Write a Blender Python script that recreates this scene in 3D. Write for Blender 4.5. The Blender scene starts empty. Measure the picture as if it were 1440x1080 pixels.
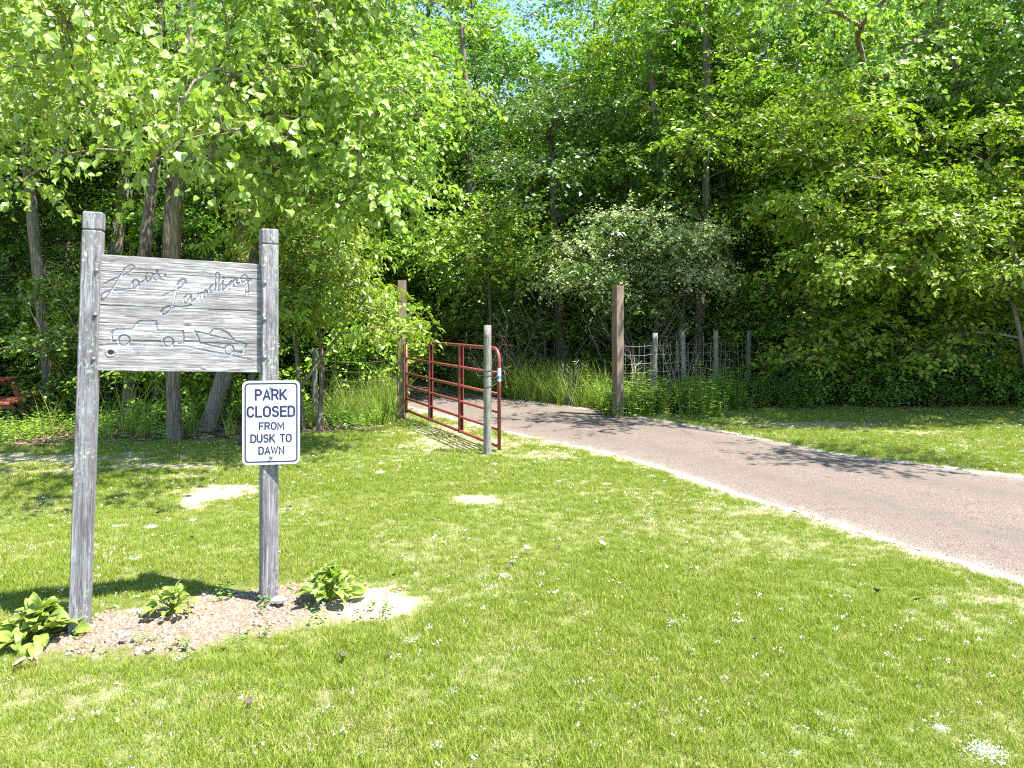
import bpy, math, random
import numpy as np
from mathutils import Vector, Matrix

random.seed(7)
RNG = np.random.RandomState(7)
R = math.radians
SC = bpy.context.scene
COL = SC.collection
PI = math.pi

# ------------------------------------------------------------------ camera, sky, sun, exposure
cam_d = bpy.data.cameras.new('camera')
cam = bpy.data.objects.new('camera', cam_d)
COL.objects.link(cam)
cam.location = (0, 0, 1.6)
cam.rotation_euler = (R(90), 0, 0)
cam_d.sensor_width = 36
cam_d.lens = 26.5
cam_d.shift_y = -0.0625
cam_d.clip_start = 0.05
cam_d.clip_end = 500
SC.camera = cam

SUN_TO = Vector((0.43, -0.20, 1.0)).normalized()
world = bpy.data.worlds.new('World')
SC.world = world
world.use_nodes = True
wn = world.node_tree
bgn = wn.nodes['Background']
sky = wn.nodes.new('ShaderNodeTexSky')
sky.sky_type = 'NISHITA'
sky.sun_disc = False
sky.sun_elevation = math.asin(SUN_TO.z)
sky.sun_rotation = math.atan2(SUN_TO.x, SUN_TO.y)
sky.air_density = 1.0
sky.dust_density = 0.1
sky.ozone_density = 3.0
wn.links.new(sky.outputs[0], bgn.inputs[0])
bgn.inputs[1].default_value = 0.115

sun_d = bpy.data.lights.new('sun', 'SUN')
sun_d.energy = 5.0
sun_d.angle = R(0.53)
sun_d.color = (1.0, 0.955, 0.88)
sun = bpy.data.objects.new('sun', sun_d)
COL.objects.link(sun)
sun.rotation_euler = SUN_TO.to_track_quat('Z', 'Y').to_euler()
sun.location = (8, -4, 20)

SC.view_settings.view_transform = 'Standard'
SC.view_settings.look = 'None'
SC.view_settings.exposure = 1.92
SC.view_settings.gamma = 1
SC.cycles.max_bounces = 7
SC.cycles.diffuse_bounces = 5
SC.cycles.glossy_bounces = 2
SC.cycles.transmission_bounces = 5
SC.cycles.transparent_max_bounces = 4
SC.cycles.use_denoising = False
SC.cycles.filter_width = 1.15
SC.cycles.caustics_reflective = False
SC.cycles.caustics_refractive = False

# ------------------------------------------------------------------ small helpers
def link(o, parent=None):
    COL.objects.link(o)
    if parent is not None:
        o.parent = parent
    return o

def tag(o, label=None, cat=None, group=None, kind=None):
    if label: o['label'] = label
    if cat: o['category'] = cat
    if group: o['group'] = group
    if kind: o['kind'] = kind
    return o

def empty(name, loc=(0, 0, 0), rz=0):
    o = bpy.data.objects.new(name, None)
    o.empty_display_size = 0.2
    o.location = loc
    o.rotation_euler = (0, 0, rz)
    COL.objects.link(o)
    return o

def copy_tree(o, parent=None):
    c = o.copy()
    COL.objects.link(c)
    if parent is not None:
        c.parent = parent
    for ch in list(o.children):
        copy_tree(ch, c)
    return c

def np_mesh(name, V, F, mat=None, smooth=False):
    """V (n,3), F (m,k) faces all with k corners"""
    me = bpy.data.meshes.new(name)
    V = np.asarray(V, dtype=np.float32)
    F = np.asarray(F, dtype=np.int32)
    k = F.shape[1]
    me.vertices.add(len(V)); me.vertices.foreach_set('co', V.ravel())
    me.loops.add(F.size); me.loops.foreach_set('vertex_index', F.ravel())
    me.polygons.add(len(F))
    me.polygons.foreach_set('loop_start', np.arange(0, F.size, k, dtype=np.int32))
    try:
        me.polygons.foreach_set('loop_total', np.full(len(F), k, dtype=np.int32))
    except Exception:
        pass
    me.update(calc_edges=True)
    me.polygons.foreach_set('use_smooth', np.full(len(F), smooth, dtype=bool))
    if mat: me.materials.append(mat)
    return me

class MB:
    """collects polygons of any size"""
    def __init__(s): s.v = []; s.f = []
    def add(s, vs, fs):
        n = len(s.v); s.v += [tuple(v) for v in vs]
        s.f += [tuple(i + n for i in f) for f in fs]
    def box(s, x0, x1, y0, y1, z0, z1, b=0.0):
        if b <= 0:
            vs = [(x0,y0,z0),(x1,y0,z0),(x1,y1,z0),(x0,y1,z0),(x0,y0,z1),(x1,y0,z1),(x1,y1,z1),(x0,y1,z1)]
            s.add(vs, [(0,3,2,1),(4,5,6,7),(0,1,5,4),(1,2,6,5),(2,3,7,6),(3,0,4,7)])
            return
        # chamfered along z, with chamfered top
        def ring(z, i):
            a0, a1, c0, c1 = x0+i, x1-i, y0+i, y1-i
            return [(a0+b,c0,z),(a1-b,c0,z),(a1,c0+b,z),(a1,c1-b,z),(a1-b,c1,z),(a0+b,c1,z),(a0,c1-b,z),(a0,c0+b,z)]
        rs = [ring(z0+b, 0), ring(z1-b, 0)]
        rb, rt = ring(z0, b*.7), ring(z1, b*.7)
        vs = rb + rs[0] + rs[1] + rt
        fs = [tuple(range(7, -1, -1)), tuple(range(24, 32))]
        for k in range(3):
            for j in range(8):
                a, c = k*8+j, k*8+(j+1) % 8
                fs.append((a, c, c+8, a+8))
        s.add(vs, fs)
    def tube(s, pts, rad, n=8, cap=True):
        pts = [Vector(p) for p in pts]
        m = len(pts)
        rad = [rad]*m if isinstance(rad, (int, float)) else rad
        base = len(s.v)
        up = None
        for i, p in enumerate(pts):
            t = (pts[min(i+1, m-1)] - pts[max(i-1, 0)])
            t = t.normalized() if t.length > 1e-9 else Vector((0, 0, 1))
            if up is None:
                a = Vector((0, 0, 1)) if abs(t.z) < .9 else Vector((1, 0, 0))
                up = t.cross(a).normalized()
            up = (up - t*up.dot(t))
            up = up.normalized() if up.length > 1e-6 else t.orthogonal().normalized()
            w = t.cross(up)
            for j in range(n):
                an = 2*PI*j/n
                s.v.append(tuple(p + (up*math.cos(an) + w*math.sin(an))*rad[i]))
        for i in range(m-1):
            for j in range(n):
                a = base+i*n+j; b = base+i*n+(j+1) % n
                s.f.append((a, b, b+n, a+n))
        if cap:
            s.f.append(tuple(base+j for j in range(n-1, -1, -1)))
            s.f.append(tuple(base+(m-1)*n+j for j in range(n)))
    def mesh(s, name, mat=None, smooth=False):
        me = bpy.data.meshes.new(name)
        me.from_pydata(s.v, [], s.f)
        me.update()
        if smooth: me.polygons.foreach_set('use_smooth', [True]*len(me.polygons))
        if mat: me.materials.append(mat)
        return me
    def build(s, name, mat=None, parent=None, smooth=False, loc=None):
        o = bpy.data.objects.new(name, s.mesh(name, mat, smooth))
        link(o, parent)
        if loc is not None: o.location = loc
        return o

def smoothstep(a, b, x):
    t = np.clip((x-a)/(b-a), 0, 1)
    return t*t*(3-2*t)

def vnoise(x, y, seed=0):
    """smooth value noise for placement masks"""
    xi = np.floor(x).astype(int); yi = np.floor(y).astype(int)
    fx = x-xi; fy = y-yi
    fx = fx*fx*(3-2*fx); fy = fy*fy*(3-2*fy)
    def h(a, b):
        n = (a*374761393 + b*668265263 + seed*1442695041) & 0x7fffffff
        n = ((n ^ (n >> 13))*1274126177) & 0x7fffffff
        return ((n ^ (n >> 16)) & 0xffff)/65535.0
    return (h(xi, yi)*(1-fx)+h(xi+1, yi)*fx)*(1-fy) + (h(xi, yi+1)*(1-fx)+h(xi+1, yi+1)*fx)*fy

# ------------------------------------------------------------------ materials
def new_mat(name):
    m = bpy.data.materials.new(name)
    m.use_nodes = True
    nt = m.node_tree
    return m, nt, nt.nodes['Principled BSDF'], nt.nodes['Material Output']

def N(nt, t, **kw):
    n = nt.nodes.new('ShaderNode'+t)
    for k, v in kw.items(): setattr(n, k, v)
    return n

def ramp(nt, fac, stops):
    r = N(nt, 'ValToRGB')
    e = r.color_ramp.elements
    while len(e) < len(stops): e.new(0.5)
    for i, (p, c) in enumerate(stops):
        e[i].position = p
        e[i].color = (c[0], c[1], c[2], 1) if not isinstance(c, (int, float)) else (c, c, c, 1)
    nt.links.new(fac, r.inputs[0])
    return r.outputs[0]

def noise(nt, vec, scale, detail=4, rough=.6, dist=0):
    n = N(nt, 'TexNoise')
    n.inputs['Scale'].default_value = scale
    n.inputs['Detail'].default_value = detail
    n.inputs['Roughness'].default_value = rough
    n.inputs['Distortion'].default_value = dist
    if vec is not None: nt.links.new(vec, n.inputs['Vector'])
    return n.outputs['Fac']

def mapped(nt, src, scale=(1, 1, 1), loc=None):
    m = N(nt, 'Mapping')
    m.inputs['Scale'].default_value = scale
    nt.links.new(src, m.inputs['Vector'])
    if loc is not None: nt.links.new(loc, m.inputs['Location'])
    return m.outputs[0]

def mix(nt, fac, a, b, blend='MIX'):
    n = N(nt, 'Mix', data_type='RGBA', blend_type=blend)
    for i, x in ((0, fac), (6, a), (7, b)):
        if isinstance(x, (int, float)): n.inputs[i].default_value = x
        elif isinstance(x, tuple): n.inputs[i].default_value = (x[0], x[1], x[2], 1)
        else: nt.links.new(x, n.inputs[i])
    return n.outputs[2]

def bump(nt, h, dist, strength=1.0, normal=None):
    b = N(nt, 'Bump')
    b.inputs['Distance'].default_value = dist
    b.inputs['Strength'].default_value = strength
    nt.links.new(h, b.inputs['Height'])
    if normal is not None: nt.links.new(normal, b.inputs['Normal'])
    return b.outputs[0]

def objrand_vec(nt, mul=37.0):
    oi = N(nt, 'ObjectInfo')
    m = N(nt, 'VectorMath', operation='MULTIPLY')
    c = N(nt, 'CombineXYZ')
    for i in range(3): nt.links.new(oi.outputs['Random'], c.inputs[i])
    nt.links.new(c.outputs[0], m.inputs[0])
    m.inputs[1].default_value = (mul, mul*1.7, mul*.6)
    return m.outputs[0]

def leaf_mat(name, base, var=0.35, yellow=(0.16, .20, .03), rough=.42, trans=.4, spec=.5, patch=0.5):
    """green leaf: lit face with a waxy sheen, light coming through from behind"""
    m, nt, p, out = new_mat(name)
    g = N(nt, 'NewGeometry')
    isl = g.outputs['Random Per Island']
    oi = N(nt, 'ObjectInfo')
    dark = tuple(c*(1-var) for c in base)
    lite = tuple(c*(1+var*.8) for c in base)
    c1 = ramp(nt, isl, [(0, dark), (.55, base), (.85, lite), (1, yellow)])
    nz = noise(nt, mapped(nt, g.outputs['Position'], (patch,)*3), 1.3, 2)
    c2 = mix(nt, .55, c1, ramp(nt, nz, [(.3, tuple(c*.75 for c in base)), (.7, tuple(c*1.25 for c in base))]))
    hs = N(nt, 'HueSaturation')
    mr = N(nt, 'MapRange')
    mr.inputs['To Min'].default_value = .8; mr.inputs['To Max'].default_value = 1.2
    nt.links.new(oi.outputs['Random'], mr.inputs[0])
    nt.links.new(mr.outputs[0], hs.inputs['Value'])
    mh = N(nt, 'MapRange')
    mh.inputs['To Min'].default_value = .488; mh.inputs['To Max'].default_value = .512
    nt.links.new(oi.outputs['Random'], mh.inputs[0])
    nt.links.new(mh.outputs[0], hs.inputs['Hue'])
    nt.links.new(c2, hs.inputs['Color'])
    col = hs.outputs[0]
    nt.links.new(col, p.inputs['Base Color'])
    p.inputs['Roughness'].default_value = rough
    p.inputs['Specular IOR Level'].default_value = spec
    tr = N(nt, 'BsdfTranslucent')
    tc = mix(nt, 1.0, col, (1.15, 1.3, .4), 'MULTIPLY')
    nt.links.new(tc, tr.inputs[0])
    ms = N(nt, 'MixShader')
    ms.inputs[0].default_value = trans
    nt.links.new(p.outputs[0], ms.inputs[1]); nt.links.new(tr.outputs[0], ms.inputs[2])
    nt.links.new(ms.outputs[0], out.inputs[0])
    return m

M = {}
M['cottonwood'] = leaf_mat('cottonwood_leaf', (.25, .345, .075), .3, (.36, .38, .08), .34, .40, .6)
M['light'] = leaf_mat('light_green_leaf', (.215, .335, .034), .35, (.34, .36, .06), .38, .36, .5)
M['mid'] = leaf_mat('mid_green_leaf', (.14, .255, .03), .4, (.24, .30, .05), .38, .34, .55)
M['dark'] = leaf_mat('dark_green_leaf', (.09, .175, .03), .4, (.14, .20, .04), .36, .30, .6)
M['pale'] = leaf_mat('pale_bush_leaf', (.34, .40, .20), .3, (.46, .46, .26), .45, .32, .5)
M['shrub'] = leaf_mat('narrow_leaf', (.22, .33, .04), .3, (.32, .36, .07), .36, .40, .55)
M['weed'] = leaf_mat('weed_leaf', (.22, .32, .05), .3, (.34, .36, .07), .45, .42, .4)
M['vine'] = leaf_mat('vine_leaf', (.15, .28, .04), .35, (.2, .27, .04), .42, .38, .45)
M['hosta'] = leaf_mat('hosta_leaf', (.25, .32, .07), .15, (.3, .35, .08), .38, .4, .5, 6)
M['hosta_edge'] = leaf_mat('hosta_leaf_pale', (.42, .43, .2), .1, (.45, .45, .2), .4, .35, .5, 6)

def grass_mat(name, k=1.0):
    m, nt, p, out = new_mat(name)
    g = N(nt, 'NewGeometry')
    isl = g.outputs['Random Per Island']
    c = ramp(nt, isl, [(0, (.125, .18, .016)), (.35, (.19, .275, .018)), (.66, (.27, .335, .03)), (.86, (.38, .38, .10)), (.96, (.42, .36, .17)), (1, (.50, .44, .26))])
    nz = noise(nt, mapped(nt, g.outputs['Position'], (1, 1, 0)), 1.1, 3, .6)
    nz2 = noise(nt, mapped(nt, g.outputs['Position'], (1, 1, 0)), 5.5, 3, .6)
    c2 = mix(nt, ramp(nt, nz, [(.36, 0.0), (.68, .55)]), c, (.175, .28, .014))
    c3 = mix(nt, ramp(nt, nz2, [(.5, 0.0), (.78, .5)]), c2, (.38, .36, .12))
    nt.links.new(c3, p.inputs['Base Color'])
    p.inputs['Roughness'].default_value = .5
    p.inputs['Specular IOR Level'].default_value = .35
    tr = N(nt, 'BsdfTranslucent')
    nt.links.new(mix(nt, 1.0, c3, (1.3, 1.35, .5), 'MULTIPLY'), tr.inputs[0])
    ms = N(nt, 'MixShader'); ms.inputs[0].default_value = .35
    nt.links.new(p.outputs[0], ms.inputs[1]); nt.links.new(tr.outputs[0], ms.inputs[2])
    nt.links.new(ms.outputs[0], out.inputs[0])
    return m
M['grass'] = grass_mat('lawn_blades')
M['tallgrass'] = leaf_mat('tall_grass_blades', (.25, .34, .06), .3, (.42, .41, .18), .5, .4, .3)
M['straw'] = leaf_mat('dry_straw', (.42, .36, .22), .25, (.5, .44, .3), .7, .15, .2)

def bark_mat(name, base, pale):
    m, nt, p, out = new_mat(name)
    tc = N(nt, 'TexCoord')
    v = mapped(nt, tc.outputs['Object'], (14, 14, 2.2), objrand_vec(nt))
    vor = N(nt, 'TexVoronoi', feature='DISTANCE_TO_EDGE'); vor.inputs['Scale'].default_value = 2.2
    nv = mix(nt, .25, v, N(nt, 'TexNoise').outputs['Color'])
    nt.links.new(nv, vor.inputs['Vector'])
    n1 = noise(nt, v, 2.0, 6, .7)
    h = mix(nt, .5, ramp(nt, vor.outputs['Distance'], [(0, 0.0), (.25, 1.0)]), n1)
    c = mix(nt, ramp(nt, h, [(.2, 0.0), (.75, 1.0)]), tuple(x*.45 for x in base), base)
    big = noise(nt, mapped(nt, tc.outputs['Object'], (3, 3, .8), objrand_vec(nt)), 1.2, 3)
    c = mix(nt, ramp(nt, big, [(.45, 0.0), (.7, .7)]), c, pale)
    nt.links.new(c, p.inputs['Base Color'])
    p.inputs['Roughness'].default_value = .95
    p.inputs['Specular IOR Level'].default_value = .15
    nt.links.new(bump(nt, h, .03, .8), p.inputs['Normal'])
    return m
M['bark'] = bark_mat('grey_brown_bark', (.20, .165, .13), (.30, .26, .22))
M['bark2'] = bark_mat('dark_bark', (.12, .10, .08), (.17, .15, .12))
M['twig'] = bark_mat('pale_twig', (.24, .19, .15), (.30, .25, .2))

def wood_mat(name, axis, dark, mid, lite, lichen=0.0, warm=None, carve=False):
    """weathered timber, grain along the given object axis"""
    m, nt, p, out = new_mat(name)
    tc = N(nt, 'TexCoord')
    sc = [55, 55, 55]; sc[axis] = 2.2
    v = mapped(nt, tc.outputs['Object'], tuple(sc), objrand_vec(nt))
    sc2 = [190, 190, 190]; sc2[axis] = 7
    v2 = mapped(nt, tc.outputs['Object'], tuple(sc2), objrand_vec(nt))
    sc3 = [9, 9, 9]; sc3[axis] = 2.4
    v3 = mapped(nt, tc.outputs['Object'], tuple(sc3), objrand_vec(nt, 11))
    n1 = noise(nt, v, 1.0, 8, .72, .6)
    n2 = noise(nt, v2, 1.0, 5, .7)
    n3 = noise(nt, v3, 1.3, 6, .65, .4)
    c = ramp(nt, n1, [(.30, dark), (.46, mid), (.60, lite)])
    c = mix(nt, ramp(nt, n3, [(.38, .75), (.6, 0.0)]), c, mid)
    c = mix(nt, ramp(nt, n2, [(.36, .85), (.48, 0.0)]), c, dark)
    st = noise(nt, v3, 3.1, 6, .75, .3)
    c = mix(nt, ramp(nt, st, [(.52, 0.0), (.66, .75)]), c, tuple(x*.55 for x in mid))
    sc4 = [34, 34, 34]; sc4[axis] = .9
    cr = noise(nt, mapped(nt, tc.outputs['Object'], tuple(sc4), objrand_vec(nt, 23)), 1.0, 3, .5, .8)
    crk = ramp(nt, cr, [(.485, 0.0), (.5, 1.0), (.515, 0.0)])
    c = mix(nt, mix(nt, 1.0, crk, ramp(nt, n3, [(.4, 0.0), (.6, .85)]), 'MULTIPLY'), c, tuple(x*.5 for x in dark))
    big = noise(nt, mapped(nt, tc.outputs['Object'], (5, 5, 5), objrand_vec(nt, 19)), 1.0, 4, .6)
    c = mix(nt, ramp(nt, big, [(.5, 0.0), (.68, .55)]), c, tuple(x*.6 for x in mid))
    if carve:
        ca = N(nt, 'Attribute', attribute_name='carve')
        c = mix(nt, mix(nt, 1.0, ca.outputs['Color'], ramp(nt, n1, [(.35, .15), (.6, .85)]), 'MULTIPLY'), c, (.66, .66, .70))
    if warm:
        wz = noise(nt, v3, .8, 3)
        c = mix(nt, ramp(nt, wz, [(.45, 0.0), (.65, .7)]), c, warm)
    if lichen > 0:
        lz = noise(nt, mapped(nt, tc.outputs['Object'], (60, 60, 40)), 1.0, 5, .7)
        lz2 = noise(nt, mapped(nt, tc.outputs['Object'], (6, 6, 2.5)), 1.0, 2)
        f = mix(nt, 1.0, ramp(nt, lz, [(.55, 0.0), (.62, 1.0)]), ramp(nt, lz2, [(.42, 0.0), (.6, lichen)]), 'MULTIPLY')
        c = mix(nt, f, c, (.50, .52, .42))
    nt.links.new(c, p.inputs['Base Color'])
    p.inputs['Roughness'].default_value = .85
    p.inputs['Specular IOR Level'].default_value = .2
    hh = mix(nt, .5, n1, n2)
    nt.links.new(bump(nt, hh, .004, .8), p.inputs['Normal'])
    return m
M['plank'] = wood_mat('weathered_plank', 0, (.055, .047, .046), (.25, .235, .24), (.56, .55, .56), carve=True)
M['post_grey'] = wood_mat('weathered_post', 2, (.05, .044, .047), (.17, .16, .17), (.35, .34, .36), .6)
M['post_brown'] = wood_mat('treated_post', 2, (.08, .055, .04), (.20, .15, .11), (.30, .235, .185), 0, (.26, .19, .14))
M['post_round'] = wood_mat('round_post', 2, (.06, .06, .048), (.17, .17, .14), (.29, .28, .24), .4)

def simple(name, col, rough=.6, metal=0, nscale=30, var=.25, bmp=0):
    m, nt, p, out = new_mat(name)
    tc = N(nt, 'TexCoord')
    nz = noise(nt, mapped(nt, tc.outputs['Object'], (1, 1, 1), objrand_vec(nt)), nscale, 5, .65)
    c = ramp(nt, nz, [(.3, tuple(x*(1-var) for x in col)), (.7, tuple(min(1, x*(1+var)) for x in col))])
    nt.links.new(c, p.inputs['Base Color'])
    p.inputs['Roughness'].default_value = rough
    p.inputs['Metallic'].default_value = metal
    if bmp: nt.links.new(bump(nt, nz, bmp, .7), p.inputs['Normal'])
    return m
M['gate_red'] = simple('red_gate_paint', (.20, .045, .035), .45, 0, 25, .35)
M['bolt'] = simple('galvanised_bolt', (.25, .29, .36), .35, .8, 60, .3)
M['wire'] = simple('galvanised_wire', (.5, .5, .48), .45, .3)
M['wire_dark'] = simple('rusted_wire', (.08, .07, .06), .7, .2)
M['wire_dull'] = simple('dull_wire', (.13, .125, .11), .6, .2)
M['sign_white'] = simple('sign_white', (.68, .68, .69), .35, 0, 8, .03)
M['sign_blue'] = simple('sign_blue', (.018, .022, .085), .4, 0, 20, .1)
M['sign_metal'] = simple('aluminium_edge', (.5, .5, .5), .4, .8)
M['sticker'] = simple('sticker_white', (.7, .7, .7), .4)
M['sticker_blue'] = simple('sticker_blue', (.1, .2, .5), .4)
M['rock'] = simple('pale_stone', (.55, .50, .44), .9, 0, 25, .3, .01)
M['deadleaf'] = simple('dead_leaf', (.07, .05, .04), .8, 0, 50, .5)
M['deadleaf_tan'] = simple('dead_leaf_tan', (.30, .20, .13), .8, 0, 50, .4)
M['clod'] = simple('soil_clod', (.27, .205, .155), .95, 0, 6, .45, .004)
M['bench'] = simple('red_stained_wood', (.27, .075, .04), .6, 0, 12, .35, .002)
M['bench_dark'] = simple('brown_wood', (.16, .10, .05), .8, 0, 12, .3)
M['litter'] = simple('leaf_litter', (.26, .19, .13), .9, 0, 4, .6)
def fluff_mat():
    m, nt, p, out = new_mat('cotton_fluff')
    p.inputs['Base Color'].default_value = (.86, .86, .82, 1)
    p.inputs['Roughness'].default_value = .9
    tr = N(nt, 'BsdfTranslucent'); tr.inputs[0].default_value = (.85, .85, .8, 1)
    ms = N(nt, 'MixShader'); ms.inputs[0].default_value = .4
    nt.links.new(p.outputs[0], ms.inputs[1]); nt.links.new(tr.outputs[0], ms.inputs[2])
    nt.links.new(ms.outputs[0], out.inputs[0])
    return m
M['fluff'] = fluff_mat()

def ground_mat():
    m, nt, p, out = new_mat('ground_soil')
    g = N(nt, 'NewGeometry')
    at = N(nt, 'Attribute', attribute_name='cover')      # R lawn, G dry straw, B garden soil
    sep = N(nt, 'SeparateColor'); nt.links.new(at.outputs['Color'], sep.inputs[0])
    pos = g.outputs['Position']
    n1 = noise(nt, pos, 9, 6, .7); n2 = noise(nt, pos, 60, 5, .7); n3 = noise(nt, pos, 1.2, 3)
    forest = ramp(nt, n2, [(.3, (.05, .038, .026)), (.55, (.12, .09, .06)), (.75, (.26, .20, .15))])
    lawn = ramp(nt, n2, [(.3, (.10, .13, .035)), (.55, (.17, .19, .06)), (.75, (.30, .27, .13))])
    straw = ramp(nt, n2, [(.3, (.30, .24, .16)), (.5, (.46, .40, .29)), (.72, (.62, .56, .45))])
    soil = ramp(nt, n2, [(.3, (.11, .075, .055)), (.5, (.22, .16, .12)), (.72, (.38, .31, .25))])
    c = mix(nt, sep.outputs[0], forest, lawn)
    c = mix(nt, sep.outputs[1], c, straw)
    c = mix(nt, sep.outputs[2], c, soil)
    c = mix(nt, .35, c, mix(nt, 1.0, c, ramp(nt, n1, [(.3, .6), (.7, 1.3)]), 'MULTIPLY'))
    nt.links.new(c, p.inputs['Base Color'])
    p.inputs['Roughness'].default_value = .95
    p.inputs['Specular IOR Level'].default_value = .1
    nt.links.new(bump(nt, n2, .02, .8), p.inputs['Normal'])
    return m
M['ground'] = ground_mat()

def asphalt_mat():
    m, nt, p, out = new_mat('worn_asphalt')
    g = N(nt, 'NewGeometry'); pos = g.outputs['Position']
    n1 = noise(nt, pos, 1.1, 4, .6); n2 = noise(nt, pos, 120, 3, .7); n3 = noise(nt, pos, 12, 5, .6)
    vor = N(nt, 'TexVoronoi'); vor.inputs['Scale'].default_value = 90
    nt.links.new(pos, vor.inputs['Vector'])
    c = ramp(nt, n2, [(.34, (.05, .042, .036)), (.5, (.135, .104, .083)), (.66, (.29, .24, .20))])
    c = mix(nt, ramp(nt, vor.outputs['Distance'], [(.1, .35), (.35, 0.0)]), c, (.27, .22, .195))
    c = mix(nt, ramp(nt, n1, [(.35, 0.0), (.7, .35)]), c, (.12, .098, .086))
    c = mix(nt, ramp(nt, n3, [(.55, 0.0), (.75, .35)]), c, (.26, .22, .19))
    ea = N(nt, 'Attribute', attribute_name='across')
    es = N(nt, 'SeparateColor'); nt.links.new(ea.outputs['Color'], es.inputs[0])
    nb_ = noise(nt, pos, 3.5, 4, .6)
    ef = mix(nt, 1.0, es.outputs[0], ramp(nt, nb_, [(.35, .3), (.65, 1.0)]), 'MULTIPLY')
    c = mix(nt, ef, c, ramp(nt, n2, [(.35, (.20, .17, .14)), (.65, (.46, .41, .35))]))
    c = mix(nt, mix(nt, 1.0, es.outputs[1], ramp(nt, nb_, [(.3, .15), (.7, .6)]), 'MULTIPLY'), c, (.11, .093, .08))
    crn = noise(nt, pos, 1.6, 5, .6, .6)
    c = mix(nt, ramp(nt, crn, [(.494, 0.0), (.5, .55), (.506, 0.0)]), c, (.05, .042, .036))
    nt.links.new(c, p.inputs['Base Color'])
    p.inputs['Roughness'].default_value = .88
    p.inputs['Specular IOR Level'].default_value = .25
    nt.links.new(bump(nt, mix(nt, .5, n2, vor.outputs['Distance']), .014, .9), p.inputs['Normal'])
    return m
M['asphalt'] = asphalt_mat()

# ------------------------------------------------------------------ terrain layout
def catmull(P, n):
    P = np.array(P, float)
    Q = np.vstack([2*P[0]-P[1], P, 2*P[-1]-P[-2]])
    seg = len(P)-1
    out = []
    for t in np.linspace(0, seg, n):
        i = min(int(t), seg-1); u = t-i
        a, b, c, d = Q[i], Q[i+1], Q[i+2], Q[i+3]
        out.append(.5*((2*b)+(-a+c)*u+(2*a-5*b+4*c-d)*u*u+(-a+3*b-3*c+d)*u**3))
    return np.array(out)
NEAR = [(12, -2.4), (7.2, -.6), (5.2, 1.3), (4.0, 3.0), (3.11, 4.58), (2.5, 5.95), (2.06, 6.92), (1.44, 8.48), (.72, 9.6), (0, 10.6), (-.85, 12.0), (-1.55, 13.2), (-2.7, 14.9), (-4.2, 16.8), (-6.5, 19)]
FAR = [(16, 3.2), (11.5, 4.4), (8.6, 5.6), (6.6, 6.7), (5.19, 7.64), (4.53, 8.27), (3.87, 8.93), (3.25, 10.2), (2.75, 11.2), (1.80, 12.8), (.9, 14.0), (0, 15.1), (-1.3, 16.9), (-2.7, 18.6), (-5.2, 21)]
NE = catmull(NEAR, 200); FE = catmull(FAR, 200)
CL = (NE+FE)/2
HW = np.linalg.norm(NE-FE, axis=1)/2

def seg_dist(px, py, poly):
    """distance of points to a polyline"""
    d = np.full(px.shape, 1e9)
    for i in range(len(poly)-1):
        ax, ay = poly[i][:2]; bx, by = poly[i+1][:2]
        dx, dy = bx-ax, by-ay
        t = np.clip(((px-ax)*dx+(py-ay)*dy)/(dx*dx+dy*dy+1e-12), 0, 1)
        d = np.minimum(d, np.hypot(px-ax-t*dx, py-ay-t*dy))
    return d

def inside(px, py, poly):
    c = np.zeros(px.shape, bool)
    n = len(poly)
    for i in range(n):
        x0, y0 = poly[i][:2]; x1, y1 = poly[(i+1) % n][:2]
        if y0 == y1: continue
        hit = ((y0 > py) != (y1 > py)) & (px < (x1-x0)*(py-y0)/(y1-y0)+x0)
        c ^= hit
    return c
ROAD_POLY = np.vstack([NE[::4], FE[::-4]])

def road_sd(px, py):
    d = np.minimum(seg_dist(px, py, NE[::4]), seg_dist(px, py, FE[::4]))
    return np.where(inside(px, py, ROAD_POLY), -d, d)

def gz(x, y):
    x = np.asarray(x, float); y = np.asarray(y, float)
    z = -.17*np.exp(-((x+2.5)**2/1.6+(y-12.5)**2/2.2)) - .15*smoothstep(5.5, 7.5, -x)*smoothstep(9, 11.5, y)
    z = z + .02*(vnoise(x*.6, y*.6, 3)-.5)
    m = smoothstep(.15, .8, road_sd(x, y))
    return z*m - .04*np.exp(-((x+2.45)**2/.35+(y-3.8)**2/.12))

# forest edge (lawn ends here), from left to right
EDGE = [(-30, 9.2), (-9.5, 9.3), (-6, 9.6), (-4.0, 9.8), (-3.3, 10.6), (-2.2, 12.1), (-1.95, 12.9), (-1.9, 13.4), (1.7, 12.55), (2.4, 12.9), (3.8, 13.4), (6, 13.7), (9.5, 13.7), (30, 13)]
EX = np.array([e[0] for e in EDGE]); EY = np.array([e[1] for e in EDGE])
def lawn_mask(x, y):
    e = np.interp(x, EX, EY) + .35*(vnoise(x*1.3, y*1.3, 5)-.5)
    return 1-smoothstep(-.15, .25, y-e)

BED = [(-2.50, 3.80), (-2.15, 3.68), (-1.78, 3.66), (-1.45, 3.78), (-1.2, 3.92), (-.95, 4.0), (-.62, 4.12), (-.58, 4.32), (-.78, 4.5), (-1.1, 4.55), (-1.45, 4.50), (-1.8, 4.32), (-2.15, 4.18), (-2.45, 4.05)]
PATCHES = [(-5.3, 8.75, 1.3, .33, .9), (-3.9, 8.2, 1.0, .25, .85), (-2.75, 6.95, .36, .42, .95), (-4.9, 7.9, 1.1, .2, .6), (-.27, 6.7, .2, .2, .8), (-.6, 9.9, .9, .55, .6), (-1.2, 11.0, .8, .6, .6),
           (-3.5, 7.7, .35, .3, .5), (2.0, 6.35, .5, .2, .3), (4.6, 11.5, 1.2, .35, .7), (.3, 8.9, .5, .35, .5), (-7, 7.9, 1.2, .3, .7), (-1.9, 3.25, 1.1, .15, .22), (5.6, 10.7, .8, .3, .5), (2.9, 4.3, .4, .2, .35)]
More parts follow.
